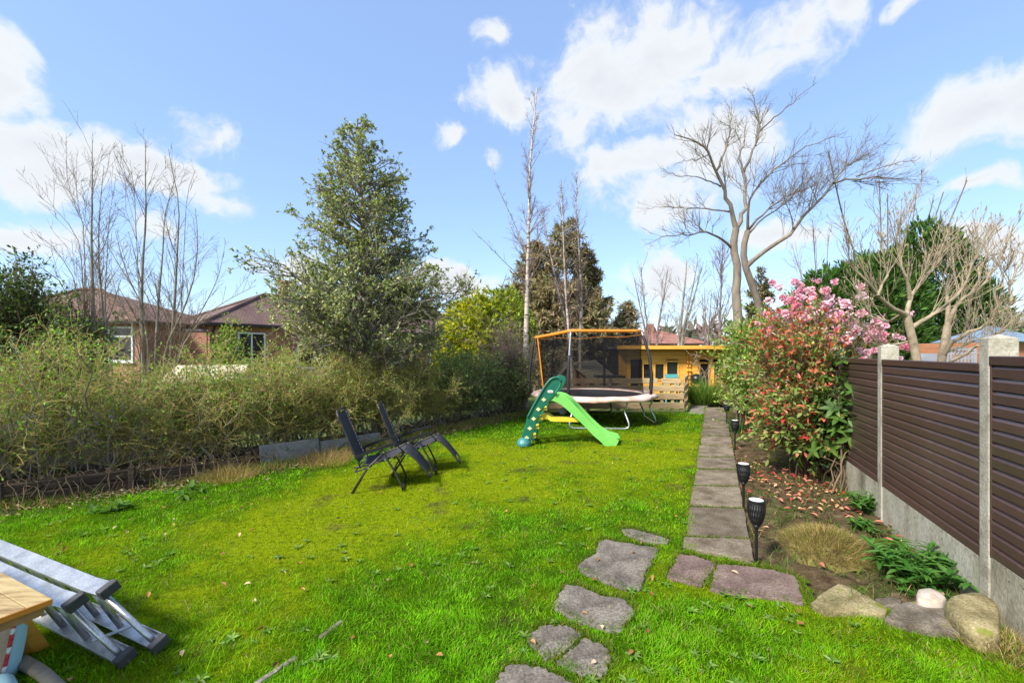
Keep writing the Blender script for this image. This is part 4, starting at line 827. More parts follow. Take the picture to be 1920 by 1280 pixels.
# holly
def cone_tree(name, label, base, ztop, prof, n_br, n1, n2, n_leaf, lsz, cols, wts, lm, bark, seed, group=None, z0=.8, tilt=.35, r0=.1, wratio=.5, droop=0.0, jit=.22, trunk_pts=None, colf=None, six=False, rmin=.004, fold=.25):
    rng = np.random.default_rng(seed); e = empty(name, (base[0], base[1], 0), label, 'tree', group); b = np.array([base[0], base[1], -.1])
    tr = smoothpath(trunk_pts or [b, b + (.05, .05, ztop * .35), b + (-.05, 0, ztop * .7), b + (0, 0, ztop)], 16); TR = (tr[None], (r0 * (1 - np.linspace(0, 1, 16)) ** .9 + .01)[None])
    zs = z0 + (ztop - z0) * rng.random(n_br) ** .95; az = rng.random(n_br) * 2 * np.pi; f = (zs - z0) / (ztop - z0)
    R = prof(f, az) * rng.uniform(.62, 1.02, n_br); st = np.stack([np.interp(zs, tr[:, 2], tr[:, i]) for i in range(3)], 1); st[:, 2] -= R * tilt * .8; st[:, 2] = np.maximum(st[:, 2], z0 * .68)
    tip = st + np.stack([np.cos(az) * R, np.sin(az) * R, R * tilt], 1); mid = (st + tip) / 2 + np.stack([0 * R, 0 * R, R * (.10 - droop)], 1); tip[:, 2] -= R * droop
    u = np.linspace(0, 1, 7)[None, :, None]; Pa = st[:, None] * (1 - u) ** 2 + 2 * mid[:, None] * u * (1 - u) + tip[:, None] * u ** 2; Pa[:, 1:-1] += rng.normal(size=(n_br, 5, 3)) * .03 * R[:, None, None]
    BR = (Pa, np.linspace(1, .25, 7)[None] * (.008 + .012 * R)[:, None])
    t1 = grow(BR, n1, .25, 1, .75, .42, 5, .12 - droop, .16, .6, .4, rmin, rng=rng); t2 = grow(joinp(resample_set(BR, 5), t1), n2, .3, 1, .7, .40, 4, .1 - droop, .2, .6, .5, rmin * .8, rng=rng)
    p, tg, t = leaf_pts(t2, n_leaf, .1, 1, rng); dr = tg * .7 + rng.normal(size=p.shape) * .6 + (0, 0, -droop)
    c = palette(n_leaf, cols, wts, jit, rng); 
    if colf: c = colf(p, c, rng)
    L = leaves(p, dr, lsz * rng.uniform(.7, 1.3, n_leaf), lsz * wratio * rng.uniform(.8, 1.2, n_leaf), c, fold, .35, rng, six, nrm(np.c_[p[:, :2] - b[:2], np.full(len(p), .8)]) * .7 + np.array([-.15, -.3, .4]))
    part_tubes('trunk', [(*TR, 10)], bark, e); part_tubes('crown', [(*BR, 5), (*t1, 3), (*t2, 3)], bark, e); part_leaves('foliage', L, lm, e); return e
hb = Q(706, 700, 9.4)
def holly_prof(f, az): return 2.35 * np.clip(1.06 - f, 0, 1) ** .72 * (.90 + .14 * np.sin(az * 3 + f * 9) + .12 * np.sin(az * 5 - f * 14)) * np.where(f < .12, .85 + 1.25 * f, 1)
def holly_col(p, c, rng):
    low = np.clip((3.1 - p[:, 2]) / 1.8, 0, 1)[:, None]; edge = (rng.random(len(p)) < (.10 + .42 * low[:, 0]))[:, None]
    return np.where(edge, np.array([.46, .44, .22]) * np.exp(rng.normal(size=(len(p), 1)) * .2), c)
cone_tree('holly_tree', 'tall variegated holly with a broad conical crown standing behind the hedge', hb, 6.75, holly_prof, 310, 2600, 7600, 44000, .062, [(.13, .19, .058), (.22, .28, .085), (.33, .37, .12), (.48, .48, .24)], [4, 4, 2.2, .8], 'gloss_leaf', 'alder', 41, z0=1.55, tilt=.50, r0=.10, wratio=.58, colf=holly_col,
          trunk_pts=[(hb[0], hb[1], -.1), (hb[0] - .05, hb[1], 1.2), (hb[0] - .25, hb[1], 3.5), (hb[0] - .42, hb[1], 6.75)])
# long shoot that leans out of the top of the holly
rng = np.random.default_rng(5)

# conifers
def con_prof(w, p=.8): return lambda f, az: w * np.clip(1.02 - f, 0, 1) ** p * (.85 + .2 * np.sin(az * 4 + f * 11))
CG = 'dark conifers behind the birches'
CC = [(.12, .14, .055), (.20, .19, .08), (.30, .235, .125), (.34, .245, .155)]
for (px, d, top, w, lb, sd) in ((1062, 19, 412, 2.9, 'tallest dark conifer behind the birch clump', 51), (1000, 20, 450, 2.6, 'dark conifer rising behind the white trunked birch', 52), (1102, 20, 468, 1.7, 'narrow dark conifer at the edge of the birch clump', 53), (1172, 22, 562, 1.7, 'low rounded dark conifer above the orange trampoline rail', 54)):
    b = Q(px, 660, d); cone_tree('conifer', lb, b, Q(px, top, d)[2], con_prof(w, .55), 260, 1500, 6000, 36000 if sd < 54 else 13000, .27, CC, [2, 3, 3, 2.6], 'needle', 'bark', sd, CG, z0=.3, tilt=.28, r0=.16, wratio=.22, droop=.22, rmin=.008, jit=.25)
b = Q(1428, 640, 16); cone_tree('conifer', 'small dark conifer seen between the twin trunks and the pink bush', b, Q(1425, 500, 16)[2], con_prof(.95, .55), 130, 700, 2200, 10000, .16, CC, [3, 3, 2.5, 1], 'needle', 'bark', 55, None, z0=.8, tilt=.25, r0=.1, wratio=.28, droop=.15)

# ------------------------------------------------------------------ bushes
def bush(name, label, base, env, n_stem, n1, n2, n_leaf, lsz, cols, wts, lm='leaf', bark='twig', seed=1, group=None, cat='shrub', wratio=.45, l1=.35, l2=.4, r0=.012, colf=None, jit=.22, six=False, spread=.12, inner=.28, up=.12, rmin=.003, leafname='foliage', fold=.25, upn=.45, low=.25):
    """stems run from the base to points spread through the envelope (ellipsoids: centre, radii, weight)"""
    rng = np.random.default_rng(seed); e = empty(name, (base[0], base[1], 0), label, cat, group)
    w = np.array([q[2] for q in env], float); k = rng.choice(len(env), n_stem, p=w / w.sum()); C = np.array([q[0] for q in env])[k]; Rr = np.array([q[1] for q in env])[k]
    dv = nrm(rng.normal(size=(n_stem, 3))); tip = C + dv * Rr * (inner + (1 - inner) * rng.random((n_stem, 1)) ** .45); tip[:, 2] = np.maximum(tip[:, 2], .12)
    st = np.array([base[0], base[1], -.03]) + np.c_[rng.normal(size=(n_stem, 2)) * spread, np.zeros(n_stem)]
    mid = st + (tip - st) * np.array([low, low, .55]); u = np.linspace(0, 1, 8)[None, :, None]; Pa = st[:, None] * (1 - u) ** 2 + 2 * mid[:, None] * u * (1 - u) + tip[:, None] * u ** 2
    Pa[:, 1:-1] += rng.normal(size=(n_stem, 6, 3)) * .022; S = (Pa, np.linspace(1, .3, 8)[None] * (r0 * rng.uniform(.7, 1.4, n_stem))[:, None])
    t1 = grow(S, n1, .4, 1, .7, l1, 5, up, .15, .6, .4, rmin, rel=False, rng=rng); t2 = grow(joinp(resample_set(S, 5), t1), n2, .45, 1, .65, l2, 4, up, .18, .6, .5, rmin * .8, rel=False, rng=rng)
    part_tubes('stems', [(*S, 5), (*t1, 4), (*t2, 3)], bark, e)
    if n_leaf:
        p, tg, t = leaf_pts(t2, n_leaf, .15, 1, rng); dr = tg * .6 + rng.normal(size=p.shape) * .55 + (0, 0, .15); c = palette(n_leaf, cols, wts, jit, rng)
        if colf: c = colf(p, c, t, rng)
        part_leaves(leafname, leaves(p, dr, lsz * rng.uniform(.65, 1.3, n_leaf), lsz * wratio * rng.uniform(.8, 1.2, n_leaf), c, fold, upn * .8, rng, six, nrm(p - (C.mean(0) - (0, 0, .6))) * .6 + np.array([-.1, -.3, .4])), lm, e, None)
    return e, S, t1, t2, rng

def dense_bush(name, label, base, env, n_cl, k, lsz, cols, wts, lm='leaf', bark='bark', seed=1, group=None, cat='shrub', wratio=.4, jit=.22, colf=None, cone=.5, up=.35, n_stem=40, r0=.02, fold=.2, rough=.22, shell=.16, stem_hi=.8):
    """close foliage: sprays set on the lumpy skin and just inside it, carried by limbs from the base"""
    rng = np.random.default_rng(seed); e = empty(name, (base[0], base[1], 0), label, cat, group); w = np.array([q[2] for q in env], float); kk = rng.choice(len(env), n_cl, p=w / w.sum()); C = np.array([q[0] for q in env])[kk]; Rr = np.array([q[1] for q in env])[kk]
    dv = nrm(rng.normal(size=(n_cl, 3))); lump = 1 - rough + 2 * rough * (fbm(dv[:, 0] * 2.6 + kk * 3.1, dv[:, 2] * 2.6 + dv[:, 1] * 2.2, seed, 4)); rad = lump * rng.random(n_cl) ** shell; p = C + dv * Rr * rad[:, None]; ok = p[:, 2] > .08
    for (c, r, _) in env: ok &= (((p - np.array(c)) / np.array(r)) ** 2).sum(1) > .30
    p, dv, Rr, C = p[ok], dv[ok], Rr[ok], C[ok]; n = nrm(dv / Rr); p = np.repeat(p, k, 0) + rng.normal(size=(len(p) * k, 3)) * lsz * .25; n = np.repeat(n, k, 0); d = nrm(n * .7 + rng.normal(size=p.shape) * cone + (0, 0, up)); c = palette(len(p), cols, wts, jit, rng) * np.repeat(np.exp(rng.normal(size=(len(p) // k, 1)) * .16), k, 0)
    if colf: c = colf(p, c, rng)
    b = np.array([base[0], base[1], -.05]); st = rng.integers(len(p), size=n_stem); tip = p[st]; u = np.linspace(0, 1, 7)[None, :, None]; mid = b + (tip - b) * np.array([.3, .3, .6]); Pa = b * (1 - u) ** 2 + 2 * mid[:, None] * u * (1 - u) + tip[:, None] * u ** 2 * 1.0
    part_tubes('stems', [(Pa, np.linspace(1, .2, 7)[None] * np.full((n_stem, 1), r0), 5)], bark, e); part_leaves('foliage', leaves(p, d, lsz * rng.uniform(.6, 1.35, len(p)), lsz * wratio * rng.uniform(.7, 1.3, len(p)), c, fold, .2, rng, False, n * .8 + np.array([-.1, -.25, .3])), lm, e); return e

# leaf and flower pieces that the photograph shows one by one
def leaf_piece(name, ln, wd, colr, m, droop=.12):
    u = np.array([0, .12, .35, .6, .82, 1.0]); w = np.array([.04, .28, .5, .46, .28, .02]) * wd; V = []
    for t, q in zip(u, w): z = -droop * ln * t * t * 1.2; V += [(-q, t * ln, z + q * .35), (0, t * ln, z), (q, t * ln, z + q * .35)]
    Fc = [(i * 3 + a, i * 3 + a + 1, i * 3 + a + 4, i * 3 + a + 3) for i in range(5) for a in (0, 1)]
    return make_mesh(name, V, [Fc], M[m], np.tile(colr, (len(V), 1)), True)
def place(name, me, parent, p, d, n, s, rng):
    """one piece: y axis along d, z axis near n"""
    y = Vector(d).normalized(); z = Vector(n); x = y.cross(z)
    if x.length < 1e-4: x = Vector((1, 0, 0))
    x.normalize(); z = x.cross(y); R = Matrix((x, y, z)).transposed().to_4x4(); o = bpy.data.objects.new(name, me); COL.objects.link(o); o.parent = parent
    o.matrix_local = Matrix.Translation(Vector(p) - wloc(parent)) @ R @ Matrix.Scale(s, 4); return o
def front_pick(p, n, rng, minz=.2):
    """points of a crown that face the viewer"""
    v = nrm(p - np.array([0, 0, EYE])); az = np.arctan2(p[:, 0], p[:, 1]); el = p[:, 2] / np.hypot(p[:, 0], p[:, 1]); dist = np.linalg.norm(p[:, :2], axis=1)
    key = (np.floor(az / .0125).astype(int) * 1000 + np.floor(el / .0125).astype(int)); order = np.argsort(dist); _, first = np.unique(key[order], return_index=True); c = order[first]; rng.shuffle(c); return c[:n]

FRESH = [(.12, .235, .026), (.19, .33, .038), (.28, .42, .055), (.37, .47, .075)]
# green laurel at the end of the bed
lx = np.array([5.62, 10.2])
def laurel_col(p, c, t, rng):
    var = np.clip((lx[0] - .35 - p[:, 0]) * 2.2, 0, .65) * (p[:, 2] < 1.6); k = (rng.random(len(p)) < var)[:, None]; return np.where(k, np.array([.36, .37, .19]) * np.exp(rng.normal(size=(len(p), 1)) * .2), c)
bush('laurel_shrub', 'tall leafy green laurel overhanging the far end of the path', lx, [((lx[0] - .05, lx[1], 1.15), (.52, 1.2, 1.0), 3), ((lx[0] + .2, lx[1] + .2, 2.1), (.55, .9, .65), 2), ((lx[0] + .55, lx[1] + .1, 1.9), (.5, .8, .75), 1.2), ((lx[0] - .05, lx[1] - 1.7, 1.0), (.42, .8, .85), 1.0)], 150, 1200, 4200, 26000, .092, FRESH, [3, 4, 3, 1.2], 'gloss_leaf', 'twig', 61, None, wratio=.38, r0=.014, colf=laurel_col, inner=.2, low=.30, spread=.14)
# red tipped photinia
px_ = np.array([4.35, 6.35])
def photinia_col(p, c, t, rng):
    hi = np.clip((p[:, 2] - 1.15) / 1.1, 0, 1); lf = np.clip((px_[0] + .3 - p[:, 0]) / 1.2, 0, 1); pr = np.clip((.18 + .55 * hi + .14 * lf) * np.clip((t - .45) * 3, 0, 1.4), 0, .75)
    k = (rng.random(len(p)) < pr)[:, None]; red = palette(len(p), [(.50, .055, .04), (.58, .15, .075), (.50, .22, .11), (.62, .17, .14)], [3, 3, 2, 1.5], .2, rng); return np.where(k, red, c)
PG = [(.09, .155, .030), (.155, .24, .046), (.24, .31, .066), (.33, .35, .115), (.33, .27, .16)]
pe, pS, p1, p2_, prng = bush('photinia_shrub', 'big red tipped photinia overhanging the path edge of the bed', px_, [((px_[0] - .12, px_[1] + .1, 1.05), (.80, .75, .62), 3), ((px_[0] - .02, px_[1] + .2, 1.72), (.64, .7, .60), 3), ((px_[0] - .35, px_[1] - .15, .85), (.55, .45, .45), 1.2), ((px_[0] + .25, px_[1], .65), (.5, .5, .38), .8)], 120, 1000, 3800, 15500, .074, PG, [2.5, 4, 3, 1.6, .8], 'gloss_leaf', 'red_twig', 62, None, wratio=.40, r0=.008, colf=photinia_col, inner=.3, six=True, spread=.10, l1=.30, l2=.26)
q, tg, tt = leaf_pts(p2_, 6000, .5, 1, prng); sel = front_pick(q, 290, prng)
pcols = [(.11, .185, .035), (.18, .25, .055), (.26, .30, .085), (.55, .055, .04), (.60, .14, .10), (.50, .22, .11)]; pm = [leaf_piece('leaf', .094, .040, c, 'gloss_leaf') for c in pcols]
for i in sel:
    red = prng.random() < .27 + .25 * (q[i, 2] > 1.5); k = prng.integers(3, 6) if red else prng.integers(0, 3); o = nrm(q[i] - np.array([px_[0], px_[1] + .2, 1.2])); place('leaf', pm[k], pe, q[i], tg[i] * .4 + o * .6 + prng.normal(size=3) * .35, (0, -.3, 1), prng.uniform(.8, 1.25), prng)
# rhododendron with big leaves against the fence
rx = np.array([4.42, 5.75])
re_, rS, r1, r2, rrng = bush('rhododendron', 'broad leaved green rhododendron pressed against the fence', rx, [((rx[0] - .02, rx[1], 1.0), (.34, .40, .50), 3), ((rx[0] - .2, rx[1] + .2, .7), (.30, .40, .35), 1.2)], 46, 160, 420, 900, .12, [(.030, .070, .016), (.055, .115, .022), (.09, .155, .03)], [2, 3, 2], 'gloss_leaf', 'twig', 63, None, wratio=.36, r0=.010, six=True, inner=.3, l1=.22, l2=.18)
rm = [leaf_piece('leaf', .15, .056, c, 'gloss_leaf', .22) for c in ((.055, .12, .020), (.085, .165, .028), (.12, .20, .035))]; tipw = r2[0][:, -1]; sel = front_pick(tipw, 46, rrng)
for i in sel:                                                       # leaves stand in whorls round each shoot tip
    ax = nrm(tipw[i] - r2[0][i, -2]); kk = rrng.integers(5, 8); t0 = rrng.random() * 6
    for j in range(kk):
        a = t0 + j * 6.283 / kk; s = nrm(np.cross(ax, (0.2, 0.1, 1))); b = np.cross(ax, s); dv = (s * math.cos(a) + b * math.sin(a)) + ax * .35; place('leaf', rm[rrng.integers(3)], re_, tipw[i], dv, ax, rrng.uniform(.75, 1.2), rrng)
def flower_mesh(cols, seed, r=.055):
    g_ = np.random.default_rng(seed); n = 44; d = nrm(g_.normal(size=(n, 3)) + (0, 0, .35)); V, Fc, c = leaves(d * r * .45, d + g_.normal(size=(n, 3)) * .45, r * g_.uniform(.7, 1.0, n), r * .8, palette(n, cols, None, .12, g_), .15, .1, g_, True); return make_mesh('flower', V, Fc, M['petal'], c)
place('flower', flower_mesh([(.62, .03, .06), (.70, .06, .10)], 3, .05), re_, np.array([rx[0] - .05, rx[1] - .42, .96]), (0, 0, 1), (0, 1, 0), 1.0, rrng)
# pink rhododendron beyond the fence
kx = np.array([5.48, 8.1])
ke, kS, k1, k2, krng = bush('pink_rhododendron', 'tall bush covered in pink blossom rising behind the photinia', kx, [((kx[0] - .2, kx[1], 1.85), (.80, .8, .80), 3), ((kx[0] + .15, kx[1], 2.30), (.50, .5, .58), 2), ((kx[0] + .75, kx[1] - .2, 1.75), (.62, .6, .50), 1.8)], 95, 700, 1700, 6500, .085, [(.05, .085, .02), (.10, .14, .028), (.19, .205, .04), (.25, .22, .05)], [2, 3, 3, 1.5], 'leaf', 'pale_bark', 64, None, wratio=.42, r0=.012, inner=.35)
fm = [flower_mesh(cl, 70 + i) for i, cl in enumerate(([(.80, .42, .52), (.86, .56, .63)], [(.82, .50, .58), (.87, .68, .72)], [(.85, .62, .67), (.88, .76, .78)], [(.74, .30, .40), (.83, .48, .55)]))]
tips = np.concatenate([k2[0][:, -1], k1[0][:, -1]]); tips = tips[(tips[:, 2] > 1.35) & (tips[:, 0] > kx[0] - .85)]; sel = front_pick(tips, 290, krng)
for i in sel:
    if krng.random() > np.clip(.35 + .6 * (tips[i, 2] - 1.5), .3, 1): continue
    place('flower', fm[krng.integers(4)], ke, tips[i], nrm(tips[i] - np.array([kx[0], kx[1], 1.6])) + krng.normal(size=3) * .2, (.3, .2, 1), krng.uniform(.75, 1.3), krng)
tp_ = tips[krng.integers(len(tips), size=520)]; tp_ = tp_[tp_[:, 2] > 1.6 + .5 * krng.random(len(tp_))]; bp_ = np.repeat(tp_, 12, 0) + krng.normal(size=(len(tp_) * 12, 3)) * .032
bo = part_leaves('blossoms', leaves(bp_, krng.normal(size=bp_.shape) + (0, -.4, .4), .045 * krng.uniform(.7, 1.2, len(bp_)), .042, palette(len(bp_), [(.82, .46, .55), (.86, .60, .66), (.76, .36, .46)], None, .1, krng), .15, .1, krng), 'petal', ke, 'stuff')
# yellow green shrub, brown twiggy bush and evergreens further off
yb = Q(890, 660, 14.0)[:2]
def sunlit_yel_col(p, c, t, rng): k = (rng.random(len(p)) < np.clip((yb[0] + 1.1 - p[:, 0]) * .7, 0.1, .85) * np.clip(p[:, 2] - .3, 0, 1))[:, None]; return np.where(k, palette(len(p), [(.38, .39, .022), (.50, .47, .025), (.27, .33, .025)], None, .2, rng), c * 1.35)  # yellow-green leaves, yellowest left and high to paint in the sunlit side
dense_bush('golden_shrub', 'rounded yellow green shrub between the holly and the white birch', yb, [((yb[0], yb[1], 2.0), (1.15, 1.0, 1.65), 3), ((yb[0] + .85, yb[1] + .2, 2.2), (1.05, .9, 1.55), 2.5), ((yb[0] - .75, yb[1] - .2, 1.3), (.5, .5, 1.0), 1)], 4200, 6, .13, [(.09, .14, .022), (.16, .22, .03), (.25, .30, .04)], [2, 3, 3], 'leaf', 'twig', 65, None, 'shrub', .5, colf=lambda p, c, rng: sunlit_yel_col(p, c, None, rng), cone=.6, rough=.3)
tb = Q(958, 660, 13.0)[:2]
bush('twiggy_bush', 'leafless purplish brown thicket beside the white birch', tb, [((tb[0] - .1, tb[1], 1.75), (.85, .7, 1.05), 2), ((tb[0] + .3, tb[1], 1.3), (.5, .5, .8), 1)], 60, 600, 1700, 350, .07, FRESH, None, 'leaf', 'purple_twig', 66, None, l1=.55, l2=.5, r0=.014, rmin=.004, up=.0)
eb = Q(1030, 660, 20.0)[:2]
bush('dark_thicket', 'dark brownish green undergrowth behind the trampoline net', eb, [((eb[0] + .6, eb[1], 1.5), (3.0, .8, 1.9), 3)], 110, 900, 3600, 9000, .12, [(.06, .08, .026), (.10, .135, .035), (.17, .22, .045), (.15, .11, .07)], [3, 3, 1.5, 2], 'leaf', 'purple_twig', 67, None, 'undergrowth', r0=.016, inner=.2, spread=1.2, rmin=.005)
db = Q(70, 660, 10.5)[:2]
bush('evergreen_shrub', 'dark glossy evergreen at the edge of the photo above the hedge', db, [((db[0] - .2, db[1], 1.9), (1.35, 1.2, 1.35), 3), ((db[0] - .55, db[1], 3.2), (.65, .7, 1.0), 1.3), ((db[0] - 1.2, db[1], 2.6), (.9, .8, 1.1), 1.5), ((db[0] + .95, db[1], 1.9), (.85, .7, 1.05), 1.4)], 170, 1200, 4200, 24000, .09, [(.045, .085, .024), (.075, .13, .034), (.12, .18, .046), (.19, .25, .07)], [4, 4, 2, .7], 'gloss_leaf', 'twig', 68, None, wratio=.5, r0=.02, inner=.3)
sb = Q(428, 660, 12.5)[:2]
bush('young_shrub', 'small bright green shrub in front of the white window of the plum roofed bungalow', sb, [((sb[0], sb[1], 1.7), (.42, .42, .85), 1)], 40, 240, 700, 2600, .085, FRESH, [1, 3, 3, 1], 'leaf', 'twig', 168, None, wratio=.5, r0=.010, inner=.3)
# big dark green conifer hedge tree beyond the fence
vb = Q(1700, 640, 13.0)[:2]
dense_bush('leyland_cypress', 'broad dark green cypress behind the tan barked magnolia', vb, [((vb[0] - 2.3, vb[1], 1.9), (1.25, 1.2, 2.3), 2), ((vb[0] - 1.0, vb[1], 2.3), (1.5, 1.3, 2.5), 3), ((vb[0] + .65, vb[1], 2.7), (1.35, 1.1, 2.75), 3), ((vb[0] + 1.8, vb[1], 1.8), (1.1, 1.1, 1.9), 1.6)], 9000, 7, .20, [(.026, .070, .012), (.045, .110, .017), (.075, .155, .024), (.12, .20, .035)], [3, 4, 3, 1.2], 'needle', 'bark', 69, None, 'tree', .24, cone=.42, up=.55, r0=.04)

# magnolia beyond the fence: tan limbs and furry buds
def mlimb(pts, r0, r1, d0, d1): n = len(pts); q = [Q(x, y, d0 + (d1 - d0) * i / (n - 1)) for i, (x, y) in enumerate(pts)]; return (q, r0 * .74, .003)
def attach(limbs, trunk):
    """start every limb on the nearest point of the trunk or of an earlier limb"""
    got = [resample(trunk, 40)]; out = []
    for q, r0, r1 in limbs:
        al = np.concatenate(got); k = np.argmin(np.linalg.norm(al - q[0], axis=1)); q = [al[k]] + list(q[1:]); got.append(smoothpath(q, 40)); out.append((q, r0, r1))
    return out
def magnolia(label, d, trunk, limbs, n1, n2, seed):
    q0 = Q(trunk[0][0], 690, d); e = empty('magnolia_tree', (q0[0], q0[1], 0), label, 'tree', 'magnolias beyond the fence'); rng = np.random.default_rng(seed)
    tp = [Q(*t, d) for t in trunk]; tp = [np.array([tp[0][0] + .02, tp[0][1], -.1])] + tp; S = spline_set([(tp, .072, .046)], 12); limbs = attach(limbs, tp); Lm = spline_set(limbs, 12); Lm[0][:, 2:-1] += rng.normal(size=Lm[0][:, 2:-1].shape) * .018
    a = grow(Lm, n1, .15, .95, .55, .42, 7, .5, .10, .42, .4, .0034, rmax=.0065, rng=rng, bend=.05); b = grow(joinp(resample_set(Lm, 7), a), n2, .3, 1, .55, .36, 5, .45, .12, .55, .6, .0024, rmax=.0036, rng=rng, bend=.08)
    part_tubes('trunk', [(*S, 12)], 'pale_bark', e)
    for k in range(len(limbs)): part_tubes('limb', [(Lm[0][k:k + 1], Lm[1][k:k + 1], 8)], 'pale_bark', e)
    part_tubes('crown', [(*a, 5), (*b, 4)], 'pale_bark', e)
    tp = np.concatenate([b[0][:, -1], a[0][:, -1]]); td = np.concatenate([nrm(b[0][:, -1] - b[0][:, -2]), nrm(a[0][:, -1] - a[0][:, -2])]); bp = np.stack([tp - td * .004, tp + td * .018, tp + td * .045], 1); br = np.tile(np.array([.003, .0075, .0015]), (len(tp), 1)) * rng.uniform(.5, 1.2, (len(tp), 1)); kb = rng.random(len(tp)) < .5; bp, br = bp[kb], br[kb]; part_tubes('buds', [(bp, br, 6)], 'pale_bark', e)['kind'] = 'stuff'
magnolia('tan barked magnolia with a leaning forked trunk just over the fence', 5.9, [(1722, 690), (1712, 640), (1700, 592)], [
    mlimb([(1700, 592), (1680, 580), (1655, 562), (1620, 530), (1595, 490), (1585, 440)], .05, .008, 5.9, 5.5), mlimb([(1700, 592), (1705, 560), (1710, 555), (1725, 530), (1752, 500), (1770, 450), (1775, 420)], .045, .008, 5.9, 6.3), mlimb([(1708, 620), (1730, 600), (1760, 585), (1790, 560), (1815, 520), (1835, 470), (1838, 410)], .045, .008, 5.9, 5.6),
    mlimb([(1710, 555), (1700, 520), (1685, 490), (1680, 450), (1700, 400), (1716, 350)], .03, .006, 5.9, 5.9), mlimb([(1690, 585), (1670, 600), (1640, 600), (1612, 560), (1600, 520)], .028, .006, 5.9, 6.6), mlimb([(1712, 640), (1690, 640), (1660, 650), (1628, 630), (1605, 600)], .025, .006, 5.9, 6.4), mlimb([(1655, 562), (1660, 520), (1658, 480), (1640, 430)], .026, .006, 5.6, 5.9)], 200, 640, 81)
magnolia('tan barked magnolia with low limbs reaching over the nearest fence panel', 6.3, [(1762, 700), (1768, 660), (1777, 610)], [
    mlimb([(1765, 665), (1785, 640), (1830, 618), (1865, 590), (1895, 570), (1950, 545)], .05, .012, 6.3, 5.6), mlimb([(1777, 610), (1778, 570), (1772, 540), (1780, 500), (1800, 460)], .05, .008, 6.3, 6.5), mlimb([(1777, 610), (1790, 575), (1830, 545), (1865, 510), (1885, 460), (1900, 420)], .045, .008, 6.3, 6.0), mlimb([(1770, 690), (1800, 668), (1840, 648), (1875, 620), (1920, 580)], .04, .012, 6.2, 5.4),
    mlimb([(1768, 660), (1830, 640), (1890, 620), (1960, 600)], .032, .010, 6.3, 7.0), mlimb([(1865, 590), (1875, 540), (1890, 500), (1905, 470)], .03, .007, 5.9, 5.7), mlimb([(1830, 545), (1850, 480), (1862, 430)], .026, .006, 6.1, 6.6), mlimb([(1895, 570), (1900, 520), (1925, 470), (1940, 420)], .026, .006, 5.7, 5.9)], 200, 640, 82)

# twisted pale branch by the cabin door
bare_tree('contorted_shrub', 'small pale twisted bare shrub in front of the cabin door', Q(1320, 700, 15.3), [stem([(1322, 757), (1324, 715), (1318, 690), (1300, 672), (1285, 655)], 15.3, 15.1, .03), stem([(1323, 720), (1332, 690), (1335, 672)], 15.3, 15.4, .022), stem([(1320, 700), (1310, 690), (1306, 665)], 15.3, 15.2, .018)], None, 'pale_bark', 'pale_bark', 14, 40, 60, .7, .35, .5, .5, .2, .1, .0, 0, .3, .006, 44, 7, 'shrub', .25, 8)

